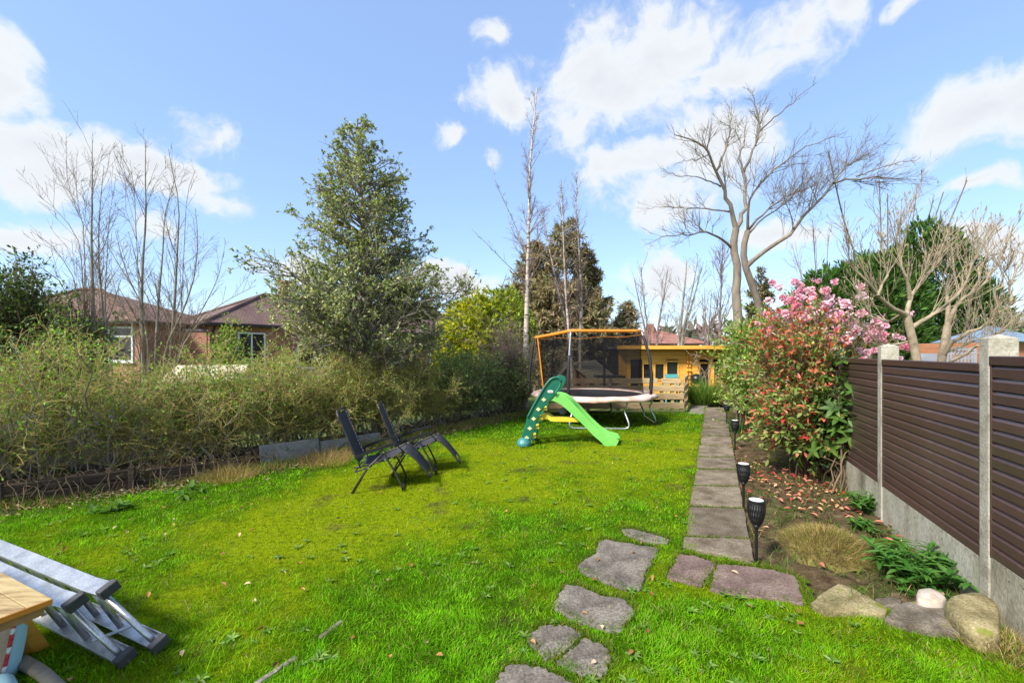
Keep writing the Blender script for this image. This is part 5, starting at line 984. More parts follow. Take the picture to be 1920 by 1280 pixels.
# ------------------------------------------------------------------ the hedge
def hedge_len(): return np.concatenate([[0], np.cumsum([np.linalg.norm(HEDGE[i + 1] - HEDGE[i]) for i in range(4)])])
HS = hedge_len()
def hedge_xy(s, w):
    i = np.clip(np.searchsorted(HS, s, 'right') - 1, 0, 3); t = (s - HS[i]) / (HS[i + 1] - HS[i]); H = np.array(HEDGE); Nn = np.array(HN)
    p = H[i] * (1 - t)[:, None] + H[i + 1] * t[:, None]; n = Nn[i] * (1 - t)[:, None] + Nn[i + 1] * t[:, None]; return p + n * w[:, None]
def hedge(name, label, s0, s1, top, thick, n_stem, n1, n2, n_leaf, lsz, cols, wts, seed, stem_lo, leaf_low, twm='hedge_twig', off=.62, lush=None):
    rng = np.random.default_rng(seed); c = hedge_xy(np.array([(s0 + s1) / 2]), np.array([off]))[0]; e = empty(name, (*c, 0), label, 'hedge', 'hedge along the lawn')
    s = rng.uniform(s0, s1, n_stem * 2); s = s[np.argsort(rng.random(n_stem * 2) - 1.1 * fbm(s * 1.3, s * 0, seed, 3))[:n_stem]]; w = off + rng.normal(size=n_stem) * thick * .16; zt = top(s) * rng.uniform(.55, 1.0, n_stem); b = hedge_xy(s, w); n = 7
    q = hedge_xy(np.clip(s + rng.normal(size=n_stem) * .22, s0 - .1, s1 + .1), off + rng.normal(size=n_stem) * thick * .34); u = np.linspace(0, 1, n)
    Pa = np.stack([np.c_[b * (1 - t) + q * t, np.full(n_stem, .05) + (zt - .05) * t] for t in u], 1); Pa[:, 1:, :] += np.cumsum(rng.normal(size=(n_stem, n - 1, 3)) * (.075, .075, .01), axis=1)
    S = (Pa, np.linspace(1, .35, n)[None] * (.004 + .018 * rng.random(n_stem) ** 2.2)[:, None])
    t1 = grow(S, n1, stem_lo, 1, .8, .38, 5, .12, .28, .6, .4, .003, rel=False, rng=rng); t2 = grow(joinp(resample_set(S, 5), t1), n2, .3, 1, .85, .24, 4, .10, .30, .6, .5, .0019, rel=False, rng=rng)
    def trim(A):                                                    # clipped faces with some shoots left over
        X = A[0]; z = X[..., 2]; return A
    p, tg, t = leaf_pts(t2, n_leaf * 2, .1, 1, rng); keep = rng.random(len(p)) < np.clip(leaf_low + (1 - leaf_low) * (p[:, 2] - .35) / 1.0, 0, 1) * (.35 + 1.1 * (fbm(p[:, 0] * 1.7 + p[:, 2], p[:, 1] * 1.7 + p[:, 2] * 1.3, seed, 3) - .25)); p, tg = p[keep][:n_leaf], tg[keep][:n_leaf]
    col = palette(len(p), cols, wts, .25, rng)
    L = leaves(p, tg * .4 + rng.normal(size=p.shape) * .7, lsz * rng.uniform(.6, 1.4, len(p)), lsz * .55 * rng.uniform(.8, 1.3, len(p)), col, .2, .4, rng, False, np.array([.12, -.5, .7]))
    part_tubes('stems', [(*S, 6)], 'alder', e); part_tubes('twigs', [(*t1, 4), (*t2, 3)], twm, e); part_leaves('foliage', L, 'leaf', e); return e, t2, rng
HT = lambda s: 1.78 + .14 * np.sin(s * 1.9) + .10 * np.sin(s * 4.7 + 1) 
hedge('twiggy_hedge', 'sparse brown twiggy hedge with scattered green leaves along the lawn', 0.3, HS[2] + .6, lambda s: HT(s) * (1.0 + .03 * np.sin(s)), 1.0, 330, 3400, 19000, 38000, .040, [(.10, .26, .022), (.16, .33, .034), (.26, .38, .06), (.48, .42, .05), (.20, .24, .06)], [4, 4, 2.4, .35, .7], 91, .10, .30)
hedge('privet_hedge', 'thick green olive hedge behind the loungers and beside the holly trunk', HS[2] + .5, HS[3] + 1.9, lambda s: 1.52 + .10 * np.sin(s * 3.1), 1.1, 190, 2600, 13000, 34000, .042, [(.16, .21, .032), (.23, .285, .05), (.32, .34, .08), (.13, .24, .04)], [3, 4, 2, 2], 92, .18, .55)
hedge('evergreen_hedge', 'dense dark green hedge end next to the trampoline', HS[3] + 1.7, HS[4] + .25, lambda s: 1.55 + .14 * np.sin(s * 2.3), 1.2, 150, 2000, 8500, 26000, .05, [(.13, .22, .055), (.19, .30, .075), (.26, .37, .10), (.34, .39, .13)], [3, 4, 3, 1], 93, .10, .8, 'twig')

# ------------------------------------------------------------------ trampoline
TC = np.array([2.10, 11.35]); TR_ = 1.52; TZ = .68
tr = empty('trampoline', (*TC, 0), 'round trampoline with orange top rail, black safety net and faded pink padding', 'trampoline')
def tp(a, r, z): a = math.radians(a); return np.array([TC[0] + r * math.cos(a), TC[1] + r * math.sin(a), z])
ring = lambda r, z, n=48: [tp(360 * i / n, r, z) for i in range(n)]
MB().tube(ring(TR_ + .02, TZ - .05), .022, 8, closed=True).obj('frame_ring', M['steel'], tr, smooth=True)
# jumping mat, slightly dished
m = MB(); A = [ring(r, TZ - .005 - .05 * (1 - (r / 1.24) ** 2)) for r in (1.24, .95, .6, .25)]
V = [p for a in A for p in a] + [np.array([*TC, TZ - .055])]; n = 48
m.add(V, [(i * n + k, i * n + (k + 1) % n, (i + 1) * n + (k + 1) % n, (i + 1) * n + k) for i in range(3) for k in range(n)] + [(3 * n + k, 3 * n + (k + 1) % n, 4 * n) for k in range(n)]); m.obj('jumping_mat', M['mat'], tr, smooth=True)
# padding: a soft, uneven ring with a skirt
m = MB(); V = []; prof = [(1.22, .005), (1.25, .035), (1.40, .045), (1.55, .035), (1.60, .0), (1.61, -.055), (1.585, -.065)]; n = 72; r_ = random.Random(2)
sag = [.018 * math.sin(i * .7) + .012 * r_.uniform(-1, 1) for i in range(n)]
for (r, z) in prof: V += [tp(360 * i / n, r + (.015 * r_.uniform(-1, 1) if r > 1.5 else 0), TZ + z + (sag[i] * (r - 1.2) * 2.2)) for i in range(n)]
m.add(V, [(i * n + k, i * n + (k + 1) % n, (i + 1) * n + (k + 1) % n, (i + 1) * n + k) for i in range(len(prof) - 1) for k in range(n)]); m.obj('padding', M['pad'], tr, smooth=True)
PA = [240, 314, 12, 68, 125, 184]; TOPZ = [2.24, 2.25, 2.22, 2.20, 2.16, 2.12]; TOPR = [1.47, 1.36, 1.40, 1.44, 1.42, 1.50]
for a, zt, r2 in zip(PA, TOPZ, TOPR):
    pts = smoothpath([tp(a, 1.60, .30), tp(a, 1.62, TZ), tp(a, 1.66, 1.15), tp(a, 1.60, 1.65), tp(a, r2 + .03, zt)], 18); po = MB().tube(pts[10:], .020, 8).obj('pole', M['steel'] if a in (240, 314) else M['foam'], tr, smooth=True)
    MB().tube(pts[4:13] if a == 240 else pts[4:17], .034, 10).obj('foam_sleeve', M['foam'], po, smooth=True)
# top rail: orange sleeves between the pole tops, thin red cord at the back
tops_ = [tp(a, r, z) for a, r, z in zip(PA, TOPR, TOPZ)]
for i, j in ((5, 0), (0, 1)):
    a, b = tops_[i], tops_[j]; mid = (a + b) / 2 + (0, 0, -.015); q = smoothpath([a, mid + (0, -.03, .01), b], 14); MB().tube(q, .040, 10).obj('top_rail', M['orange'], tr, smooth=True)
for i, j in ((1, 2), (2, 3), (3, 4), (4, 5)):
    a, b = tops_[i], tops_[j]; MB().tube(smoothpath([a, (a + b) / 2 + (0, 0, -.05), b], 10), .010, 6).obj('top_rail', M['orange'], tr, smooth=True)
MB().bar(tp(194, 1.50, 2.10), tp(188, 1.30, .72), .035, .010).obj('orange_strap', M['orange'], tr)
m = MB(); nseg = 8
for i in range(6):
    j = (i + 1) % 6; a1 = PA[i]; a2 = PA[j] + (360 if PA[j] < PA[i] else 0); T_ = [tops_[i] + (tops_[j] - tops_[i]) * t + (0, 0, -.03 - .05 * math.sin(math.pi * t)) for t in np.linspace(0, 1, nseg + 1)]
    bl = [tp(a1 + (a2 - a1) * t, 1.27, TZ + .02) for t in np.linspace(0, 1, nseg + 1)]; mid = [(p * .48 + q * .52) + nrm(np.array([*(TC - p[:2]), 0])) * .05 * math.sin(math.pi * t) for p, q, t in zip(T_, bl, np.linspace(0, 1, nseg + 1))]
    m.strip(T_, mid); m.strip(mid, bl)
m.obj('safety_net', M['net'], tr, smooth=True)
for a in (265, 355, 85, 175):                                      # four U shaped legs
    p0, p1 = tp(a - 25, 1.50, TZ - .06), tp(a + 25, 1.50, TZ - .06); g0, g1 = tp(a - 25, 1.58, .02), tp(a + 25, 1.58, .02); k0, k1 = tp(a - 24, 1.42, .42), tp(a + 24, 1.42, .42)
    e0, e1 = g0 + (g1 - g0) * .06, g0 + (g1 - g0) * .94; MB().tube(smoothpath([p0, p0 + (0, 0, -.08), k0, g0 + (0, 0, .12), g0 + (0, 0, .03), e0, (e0 + e1) / 2, e1, g1 + (0, 0, .03), g1 + (0, 0, .12), k1, p1 + (0, 0, -.08), p1], 46), .021, 8).obj('leg', M['steel'] if a != 85 else M['black'], tr, smooth=True)
bl_ = empty('ball', (1.38, 12.3, .09), 'small pale ball on the grass under the trampoline', 'ball'); m = MB(); m.lathe([(.10 * math.sin(t), -.10 * math.cos(t)) for t in np.linspace(.02, math.pi - .02, 12)], (1.42, 12.2, .10), 16); m.obj('shell', M['white'], bl_, smooth=True)

# ------------------------------------------------------------------ toddler slide
SD = 8.15; K = SD / F
def sp_(x, y, lat=0.0): return np.array([(960 + x / 8 - 960) * K + lat * .30, SD + lat, EYE - (690 + y / 8 - HOR) * K])
sl = empty('toddler_slide', (sp_(800, 1180)[0], SD + .3, 0), 'plastic slide with dark green ladder and lime green chute on the lawn', 'slide')
side = [(125, 1150), (270, 1150), (330, 960), (372, 810), (420, 700), (470, 600), (570, 490), (650, 400), (730, 270), (752, 200), (735, 150), (690, 126), (640, 124), (570, 152), (500, 235), (430, 360), (330, 530), (235, 700), (200, 850), (160, 960)]
LW = .46
for nm, lat in (('ladder_side', 0.0), ('ladder_side', LW)):
    flare = lambda x, y, l: np.array([0, (.10 if l > 0 else -.0) * max(0, (y - 700) / 450), 0])
    pts = [sp_(x, y, lat) + flare(x, y, lat) for x, y in side]; lsd = MB().prism(pts, (0, .05, 0)).obj('ladder_side', M['dark_green'], sl, .018, seg=3)
    off = -.012 if lat == 0 else .055
    if lat == 0:                                                    # raised handrail rim round the upper plate
        MB().tube(smoothpath([sp_(x, y, 0) + (0, -.008, 0) for x, y in [(232, 735), (330, 545), (430, 375), (505, 250), (575, 165), (640, 138), (690, 140), (725, 165), (738, 210), (716, 270), (640, 395)]], 40), .020, 8).obj('rim', M['dark_green'], lsd, smooth=True)
        for x, y in ((478, 472), (395, 618), (325, 760), (267, 903), (222, 1045)):
            c = sp_(x, y); r = .045; pl = [c + (r * math.cos(t) * (1.05 if k % 2 == 0 else .62), -.012, r * math.sin(t) * (.9 if k % 2 == 0 else .55)) for k, t in enumerate(np.linspace(0, 2 * math.pi, 9)[:-1])]; MB().prism(pl, (0, .02, 0)).obj('step_plug', M['cream'], lsd, .004)
        c = sp_(575, 350); pl = [c + (.052 * math.copysign(abs(math.cos(t)) ** .5, math.cos(t)), -.008, .024 * math.copysign(abs(math.sin(t)) ** .7, math.sin(t))) for t in np.linspace(0, 2 * math.pi, 25)[:-1]]; bd = MB().prism(pl, (0, .012, 0)).obj('badge', M['white'], lsd, .002); MB().box(c + (0, -.0095, 0), (.062, .003, .012)).obj('badge_print', M['red'], bd)
    ft = [sp_(95, 1150, lat), sp_(280, 1120, lat)]; m = MB(); cfo = (sp_(180, 1100, lat) + flare(0, 1100, lat)); m.lathe([(.10, -.13), (.135, -.11), (.135, -.06), (.10, .0), (.06, .03)], np.array([cfo[0] - .0, cfo[1] + .02, .125]), 20); m.obj('foot', M['teal'], sl, smooth=False, bevel=.006)
for x, y in ((440, 500), (365, 640), (300, 780), (243, 920), (195, 1060)):
    a = sp_(x + 70, y + 5, .05); MB().frame(a, (1, 0, 0), (0.05, 1, 0), (.22, 0, .8), .10, LW - .06, .055).obj('step', M['yellow'], sl, .012)
topc = [(560, 408), (670, 398), (760, 422), (860, 492), (1000, 642), (1150, 800), (1300, 940), (1430, 1020), (1540, 1040), (1605, 1085)]; lowc = [(560, 480), (640, 500), (730, 545), (830, 630), (940, 735), (1080, 865), (1215, 1010), (1340, 1115), (1395, 1188), (1560, 1178)]
tA, lA = resample([(x, y, 0) for x, y in topc], 22)[:, :2], resample([(x, y, 0) for x, y in lowc], 22)[:, :2]; CW = .40; l0 = .02
def tr3(P2, lat, k=0): return [sp_(x, y, lat) for x, y in P2]
bed = tA + (lA - tA) * np.linspace(.45, .25, 22)[:, None]
o1, o2, i1, i2 = tr3(tA, l0), tr3(lA, l0), tr3(tA, l0 + .035), tr3(bed, l0 + .035); j1, j2, q1, q2 = tr3(tA, l0 + CW), tr3(lA, l0 + CW), tr3(tA, l0 + CW - .035), tr3(bed, l0 + CW - .035)
m = MB(); m.strip(o2, o1).strip(o1, i1).strip(i1, i2).strip(i2, q2).strip(q2, q1).strip(q1, j1).strip(j1, j2).strip(j2, o2); m.add([o1[-1], i1[-1], i2[-1], q2[-1], q1[-1], j1[-1], j2[-1], o2[-1]], [(0, 1, 2, 3, 4, 5, 6, 7)]); m.obj('chute', M['lime'], sl, smooth=True)
for l in (l0 + .017, l0 + CW - .017): MB().tube(tr3(tA, l), .019, 8).obj('chute_edge', M['lime'], sl, smooth=True)
bt = [(375, 735), (432, 705), (490, 695), (530, 718), (575, 748), (640, 752), (800, 760), (985, 762)]; bb = [(375, 808), (432, 800), (470, 772), (515, 775), (560, 806), (640, 815), (800, 818), (985, 820)]
m = MB(); A = tr3(bt, .10); B = tr3(bb, .10); C = tr3(bt, .30); D = tr3(bb, .30); m.strip(B, A).strip(A, C).strip(C, D).strip(D, B); m.add([A[0], C[0], D[0], B[0]], [(0, 1, 2, 3)]); m.add([A[-1], C[-1], D[-1], B[-1]], [(3, 2, 1, 0)]); m.obj('brace', M['yellow'], sl, .01)

# ------------------------------------------------------------------ loungers
CO = P(660, 923); FW = np.array([.985, .16, 0]); LT = np.array([-.17, .985, 0]); LT /= np.linalg.norm(LT); WID = .50
def cp(x, y, l=0.0): return CO + FW * ((x - 350) / 872) + LT * l + np.array([0, 0, (1070 - y) / 872])
def lounger():
    e = empty('lounger', CO, 'black reclining lounger with rusty folding frame, the nearer of two', 'lounger', 'loungers on the lawn')
    back = [(195, 205), (215, 265), (300, 470), (372, 655), (425, 745)]; seat = [(425, 745), (470, 768), (560, 762), (700, 722), (820, 675), (905, 635)]; leg = [(905, 635), (960, 668), (1040, 745), (1110, 835), (1165, 905), (1192, 940)]
    prof = smoothpath([(x, y, 0) for x, y in back + seat[1:] + leg[1:]], 60)[:, :2]; bk = resample([(x, y, 0) for x, y in back], 14)[:, :2]
    for l in (0.0, WID): MB().tube(smoothpath([cp(x, y, l) for x, y in back], 12), .013, 8).obj('back_rail', M['rust_frame'], e, smooth=True); MB().tube(smoothpath([cp(x, y, l) for x, y in [(375, 800), (560, 770), (700, 728), (820, 680), (905, 640)]], 14), .012, 8).obj('seat_rail', M['rust_frame'], e, smooth=True)
    MB().tube([cp(*leg[0], 0)] + list(smoothpath([cp(x, y, 0) for x, y in leg], 12))[1:] + [cp(1200, 948, .05), cp(1200, 948, WID - .05)] + list(smoothpath([cp(x, y, WID) for x, y in leg], 12))[::-1], .013, 8).obj('leg_rail', M['rust_frame'], e, smooth=True)
    MB().tube([cp(195, 205, 0), cp(186, 186, .05), cp(186, 186, WID - .05), cp(195, 205, WID)], .013, 8).obj('head_bar', M['rust_frame'], e, smooth=True)
    # sling: cloth hung inside the rails, dished across, stopping short of the foot bar
    def cloth(pts, name, dz):
        q = resample([(x, y, 0) for x, y in pts], 14)[:, :2]; ls = np.linspace(.035, WID - .035, 7); V = [cp(x, y, l) + np.array([0, 0, -dz * (1 - ((l - WID / 2) / (WID / 2)) ** 2)]) for x, y in q for l in ls]; MB().add(V, [(i * 7 + k, i * 7 + k + 1, (i + 1) * 7 + k + 1, (i + 1) * 7 + k) for i in range(13) for k in range(6)]).obj(name, M['sling'], e, smooth=True)
        m = MB()
        for i in range(1, 14):
            for l0_, l1_ in ((.0, .04), (WID, WID - .04)): m.tube([cp(*q[i], l0_), cp(*q[i], l1_)], .0035, 4)
        return m
    cloth(back, 'back_cloth', .012).obj('lacing', M['white'], e); cloth([(440, 760)] + seat[2:], 'seat_cloth', .045).obj('lacing', M['black'], e); cloth(leg[:-1] + [(1150, 888)], 'foot_cloth', .02).obj('lacing', M['black'], e)
    for l in (-.045, WID + .045):
        a = smoothpath([cp(392, 668, l), cp(470, 635, l), cp(600, 590, l), (cp(740, 548, l)), cp(828, 528, l)], 14); m = MB(); w, h = .056, .034
        m.strip([p + LT * -w / 2 for p in a], [p + LT * w / 2 for p in a]).strip([p + LT * w / 2 for p in a], [p + LT * w / 2 - (0, 0, h) for p in a]).strip([p + LT * w / 2 - (0, 0, h) for p in a], [p - LT * w / 2 - (0, 0, h) for p in a]).strip([p - LT * w / 2 - (0, 0, h) for p in a], [p - LT * w / 2 for p in a]); m.obj('armrest', M['black'], e)
        MB().tube([cp(395, 675, l), cp(420, 720, l), cp(445, 800, l)], .010, 6).obj('arm_link', M['rust_frame'], e, smooth=True); MB().tube([cp(815, 540, l), cp(850, 585, l), cp(905, 640, l)], .010, 6).obj('arm_link', M['rust_frame'], e, smooth=True)
        MB().tube(smoothpath([cp(680, 620, l), cp(730, 720, l), cp(810, 860, l), cp(880, 1010, l), cp(892, 1050, l)], 14), .013, 8).obj('leg', M['rust_frame'], e, smooth=True)
        MB().tube([cp(356, 1062, l), cp(520, 800, l), cp(690, 640, l)], .013, 8).obj('leg', M['rust_frame'], e, smooth=True)
        m = MB(); [m.lathe([(.012, -.006), (.012, .006)], cp(x, y, l - .012 if l < 0 else l + .012), 8) for x, y in ((530, 797), (690, 632), (705, 715))]; m.obj('rivets', M['steel'], e)
    for (x, y) in ((356, 1066), (892, 1054)): MB().tube([cp(x, y, -.05), cp(x, y, WID + .05)], .014, 8).obj('floor_bar', M['rust_frame'], e, smooth=True)
    MB().tube([cp(380, 850, 0), cp(560, 790, 0)], .009, 6).tube([cp(380, 850, WID), cp(560, 790, WID)], .009, 6).tube([cp(380, 850, 0), cp(380, 850, WID)], .009, 6).obj('back_stop', M['rust_frame'], e, smooth=True)
    return e
lg = lounger(); lg2 = copy_tree(lg); off = P(731, 893) - CO; lg2.location = lg2.location + Vector((off[0] + .02, off[1], 0)); lg2['label'] = 'black reclining lounger further from the camera, closer to the hedge slabs'

# ------------------------------------------------------------------ solar torches along the path
def torch():
    c = P(1418, 1052); e = empty('solar_torch', c, 'nearest black solar torch, at the near end of the path edge', 'garden light', 'solar torches along the path')
    MB().lathe([(.003, -.08), (.013, .0), (.013, .26), (.016, .275), (.024, .29), (.034, .305)], c, 12).obj('stake', M['black'], e, smooth=True)
    prof = [(.026, .30), (.036, .315), (.052, .35), (.064, .40), (.068, .44), (.066, .48), (.060, .505)]; h = MB().lathe(prof[:2], c, 20).obj('lamp_head', M['black'], e, smooth=True)
    MB().lathe([(.022, .31), (.046, .355), (.056, .40), (.059, .44), (.057, .50)], c, 18).obj('diffuser', M['rubber'], h, smooth=True)
    m = MB(); pr = np.array(prof)                                   # pierced shade: crossing ribs
    for k in range(22):
        for sgn in (1, -1):
            pts = [c + np.array([r * math.cos(a), r * math.sin(a), z]) for (r, z), a in zip(resample([(r, z, 0) for r, z in pr[1:]], 9)[:, :2], k * 2 * math.pi / 22 + sgn * np.linspace(0, .55, 9))]; m.tube(pts, .0030, 4, cap=False)
    m.obj('shade', M['black'], h, smooth=True)
    MB().lathe([(.060, .495), (.067, .50), (.067, .514), (.060, .516)], c, 22).obj('cap', M['black'], h, smooth=False); MB().lathe([(.055, .5165), (.052, .518)], c, 22).obj('solar_panel', M['white'], h)
    return e
t1_ = torch(); base = P(1418, 1052)
for (px, d, lb) in ((1394, 4.89, 'second black solar torch, beside the red fallen leaves'), (1378, 8.0, 'third black solar torch, half hidden by the photinia leaves'), (1362.5, 10.6, 'farthest black solar torch, at the laurel foot')):
    t = copy_tree(t1_); t.location = ((px - 960) * d / F, d, -.01); t['label'] = lb

# ------------------------------------------------------------------ table, stepladder, cushion, log in the near corner
K0 = np.array([-2.150, 2.045]); TD = np.array([-.905, .425]); TN = np.array([-.425, -.905]); TH = .60
tb_ = empty('plank_table', (*K0, 0), 'low wooden plank table cut off by the edge of the photo', 'table')
for k in range(6):
    a = K0 + TN * (.084 * k); MB().frame((*a, TH - .024), (*TD, 0), (*TN, 0), (0, 0, 1), 1.25, .0815, .024).obj('plank', M['table_wood'], tb_, .003)
MB().frame((*(K0 - TD * .0045), TH - .026), (*TD, 0), (*TN, 0), (0, 0, 1), .004, .504, .0245).obj('end_edge', M['table_edge'], tb_)
MB().frame((*(K0 + TD * .015 + TN * .02), TH - .07), (*TD, 0), (*TN, 0), (0, 0, 1), .03, .46, .043).obj('apron', M['brown_wood'], tb_, .003); MB().frame((*(K0 + TD * .045 + TN * .02), TH - .07), (*TD, 0), (*TN, 0), (0, 0, 1), 1.1, .03, .043).obj('apron', M['brown_wood'], tb_, .003)
lgp = P(66, 1224); MB().prism([lgp + (0, 0, .0), lgp + (-.10, -.06, .0), np.array([*(K0 + TD * .62 + TN * .10), TH - .06]), np.array([*(K0 + TD * .52 + TN * .06), TH - .06])], (.03, .06, 0)).obj('leg', M['orange_wood'], tb_, .004)
l2 = np.array([*(K0 + TD * 1.0 + TN * .4), 0]); MB().bar(l2 + (0, 0, 0), l2 + (.2, .1, TH - .06), .09, .03).obj('leg', M['orange_wood'], tb_, .004)

ld = empty('stepladder', (-2.6, 2.7, 0), 'aluminium stepladder lying on its side in the grass beside the plank table', 'ladder')
E = np.array([-.915, .405, 0]); E /= np.linalg.norm(E); O = np.array([-.064, -.144, .342]); Or = O / np.linalg.norm(O); Wd = np.cross(E, Or); Wd /= np.linalg.norm(Wd); LL = 2.3
def rail(f, d, L, flip, nm='rail', w=.086):
    m = MB(); th = .004; c = f
    m.frame(c - Wd * w / 2, d, Wd, Or, L, w, th)
    for s in (-w / 2, w / 2 - .006): m.frame(c + Wd * s + Or * (th if not flip else -.024), d, Wd, Or, L, .006, .024)
    return m.obj(nm, M['alu'], ld, .0015, seg=1)
def cap(f, d, nm='foot_cap', w=.092): return MB().frame(f - d * .012 - Wd * w / 2 - Or * .028, d, Wd, Or, .05, w, .062).obj(nm, M['rubber'], ld, .008)
for (f, us, ang) in ((np.array([-2.14, 2.43, .05]), .18, 0), (np.array([-2.045, 2.545, .05]), .22, 0)):
    rail(f, E, LL, False); cap(f, E)
    kink = f + O + E * (us + .17); rail(kink, E, LL - us - .2, True); d2 = nrm(-E * .97 - Or * .03 + np.array([.02, .03, .05])); m = MB(); m.frame(kink - Wd * .043, d2, Wd, Or, .17, .086, .004); m.frame(kink - Wd * .037 - Or * .022, d2, Wd, Or, .17, .006, .024); m.frame(kink + Wd * .031 - Or * .022, d2, Wd, Or, .17, .006, .024); m.obj('rail_end', M['alu'], ld); cap(kink + d2 * .19, -d2, 'top_cap')
    for s in np.arange(.42, LL - .1, .28): a = f + E * s; MB().tube([a + Or * .0, a + O], .017, 10).obj('rung', M['alu'], ld, smooth=True)
    MB().tube([f + E * .06 + Or * .004, f + E * .10 + Or * .05, kink + d2 * .05 - Or * .02], .017, 10).obj('rung', M['alu'], ld, smooth=True)
MB().bar(np.array([-2.40, 2.50, .1]), np.array([-2.26, 2.62, .12]), .03, .006).obj('hinge_strap', M['alu'], ld)

cu = empty('cushion', (-2.46, 2.12, 0), 'tan cushion with red and white piping and pale blue lining under the table', 'cushion')
def pillow(c, ex, ey, ez, a, b, t, n=18, pw=.5):
    V = []; 
    for s in (1, -1):
        for i in range(n + 1):
            for j in range(n + 1):
                u, v = 2 * i / n - 1, 2 * j / n - 1; h = s * t * ((1 - abs(u) ** 4) * (1 - abs(v) ** 4)) ** pw; V.append(c + ex * (u * a * (1 - .06 * v * v)) + ey * (v * b * (1 - .06 * u * u)) + ez * h)
    q = lambda s, i, j: s * (n + 1) ** 2 + i * (n + 1) + j; return V, [(q(s, i, j), q(s, i + 1, j), q(s, i + 1, j + 1), q(s, i, j + 1)) for s in (0, 1) for i in range(n) for j in range(n)]
ctr = np.array([-2.84, 2.22, .17]); ez = nrm(np.array([.62, -.75, .22])); ey = nrm(np.array([.0, .22, 1.0]) - ez * np.dot([.0, .22, 1.0], ez)); ex = np.cross(ey, ez)
V, Fc = pillow(ctr, ex, ey, ez, .19, .19, .07); MB().add(V, Fc).obj('cover', M['tan_fabric'], cu, smooth=True)
V, Fc = pillow(ctr + ex * .05 - ez * .07, ex, ey, ez, .19, .18, .075); MB().add(V, Fc).obj('lining', M['blue_fabric'], cu, smooth=True)
V, Fc = pillow(np.array([-2.67, 2.10, .035]), np.array([.8, -.6, 0]), np.array([.6, .8, 0]), np.array([0, 0, 1.0]), .16, .20, .055); MB().add(V, Fc).obj('flap', M['blue_fabric'], cu, smooth=True)
edge = [ctr + ex * .188 + ey * v + ez * .004 for v in np.linspace(-.18, .18, 13)]
for k in range(12): MB().tube([edge[k], edge[k + 1]], .011, 8).obj('piping', M['red'] if k % 3 else M['white'], cu, smooth=True)
lo = MB().tube(resample([P(40, 1240, .03), P(75, 1258, .03), P(112, 1290, .03), P(150, 1330, .03)], 10), [.034 - .001 * i for i in range(10)], 12).obj('fallen_branch', M['alder'], None, smooth=True); tag(lo, 'short mottled fallen branch lying in the grass near the table', 'branch')

# ------------------------------------------------------------------ plants in the bed and at the edges
def leafy(name, label, c, R, Hh, n_st, n_lf, ln, wd, cols, seed, cat='plant', group=None, parts=90):
    rng = np.random.default_rng(seed); e = empty(name, (c[0], c[1], 0), label, cat, group); az = rng.random(n_st) * 6.283; rr_ = R * np.sqrt(rng.random(n_st)); b = np.c_[c[0] + rr_ * np.cos(az) * .5, c[1] + rr_ * np.sin(az) * .5, np.full(n_st, -.03)]
    tip = b + np.c_[rr_ * np.cos(az) * .8, rr_ * np.sin(az) * .8, Hh * rng.uniform(.55, 1.0, n_st) * (1 - .35 * (rr_ / R) ** 2)]; u = np.linspace(0, 1, 5)[None, :, None]; mid = (b + tip) / 2 + (0, 0, Hh * .12); Pa = b[:, None] * (1 - u) ** 2 + 2 * mid[:, None] * u * (1 - u) + tip[:, None] * u ** 2
    V, Fc = tubes([(Pa, np.full((n_st, 5), .004), 5)]); me_c = np.tile(np.array(cols[0]), (len(V), 1)); obj('stems', V, Fc, M['leaf'], e, col=me_c)
    lm = [leaf_piece('leaf', ln, wd, cc, 'leaf', .30) for cc in cols]
    for i in range(min(n_lf, parts)):
        k = rng.integers(n_st); t = rng.uniform(.25, 1.0) ** .7; p = Pa[k, 0] * (1 - t) ** 2 + 2 * mid[k] * t * (1 - t) + tip[k] * t ** 2; a = rng.random() * 6.283; place('leaf', lm[rng.integers(len(lm))], e, p, (math.cos(a), math.sin(a), rng.uniform(.1, .9)), (0, 0, 1), rng.uniform(.7, 1.2), rng)
LG = [(.05, .155, .020), (.075, .21, .030), (.105, .25, .04), (.13, .27, .055)]
c = P(1752, 1095); leafy('leafy_perennial', 'large fresh green clump of long leaves by the nearest gravel board', (c[0] - .02, c[1] + .10), .26, .30, 46, 260, .125, .034, LG, 101, group='green plants along the fence foot', parts=260)
c = P(1634, 958); leafy('leafy_perennial', 'medium green clump at the foot of the second concrete post', (c[0] - .07, c[1]), .17, .27, 22, 110, .11, .034, LG, 102, group='green plants along the fence foot', parts=110)
c = P(1622, 990); leafy('leafy_perennial', 'low small green clump in front of the medium clump by the post', (c[0] - .02, c[1]), .14, .13, 14, 60, .09, .030, LG, 103, group='green plants along the fence foot', parts=60)
c = P(1735, 1100); leafy('trailing_weed', 'low weed with round leaves beside the white cobble', (c[0] - .08, c[1] - .03), .16, .09, 14, 60, .06, .04, LG[:3], 104, parts=60)
for (px, py, lb, sd) in ((352, 925, 'dock weed beside the dry grass tuft under the twiggy hedge', 2), (195, 962, 'dock weed at the lawn edge below the longest rotten board', 3)):
    c = P(px, py); leafy('dock_weed', lb, c, .14, .14, 9, 18, .17, .045, [(.06, .15, .022), (.09, .20, .03), (.13, .24, .04)], 110 + sd, 'weed', 'dock weeds along the hedge', 22)
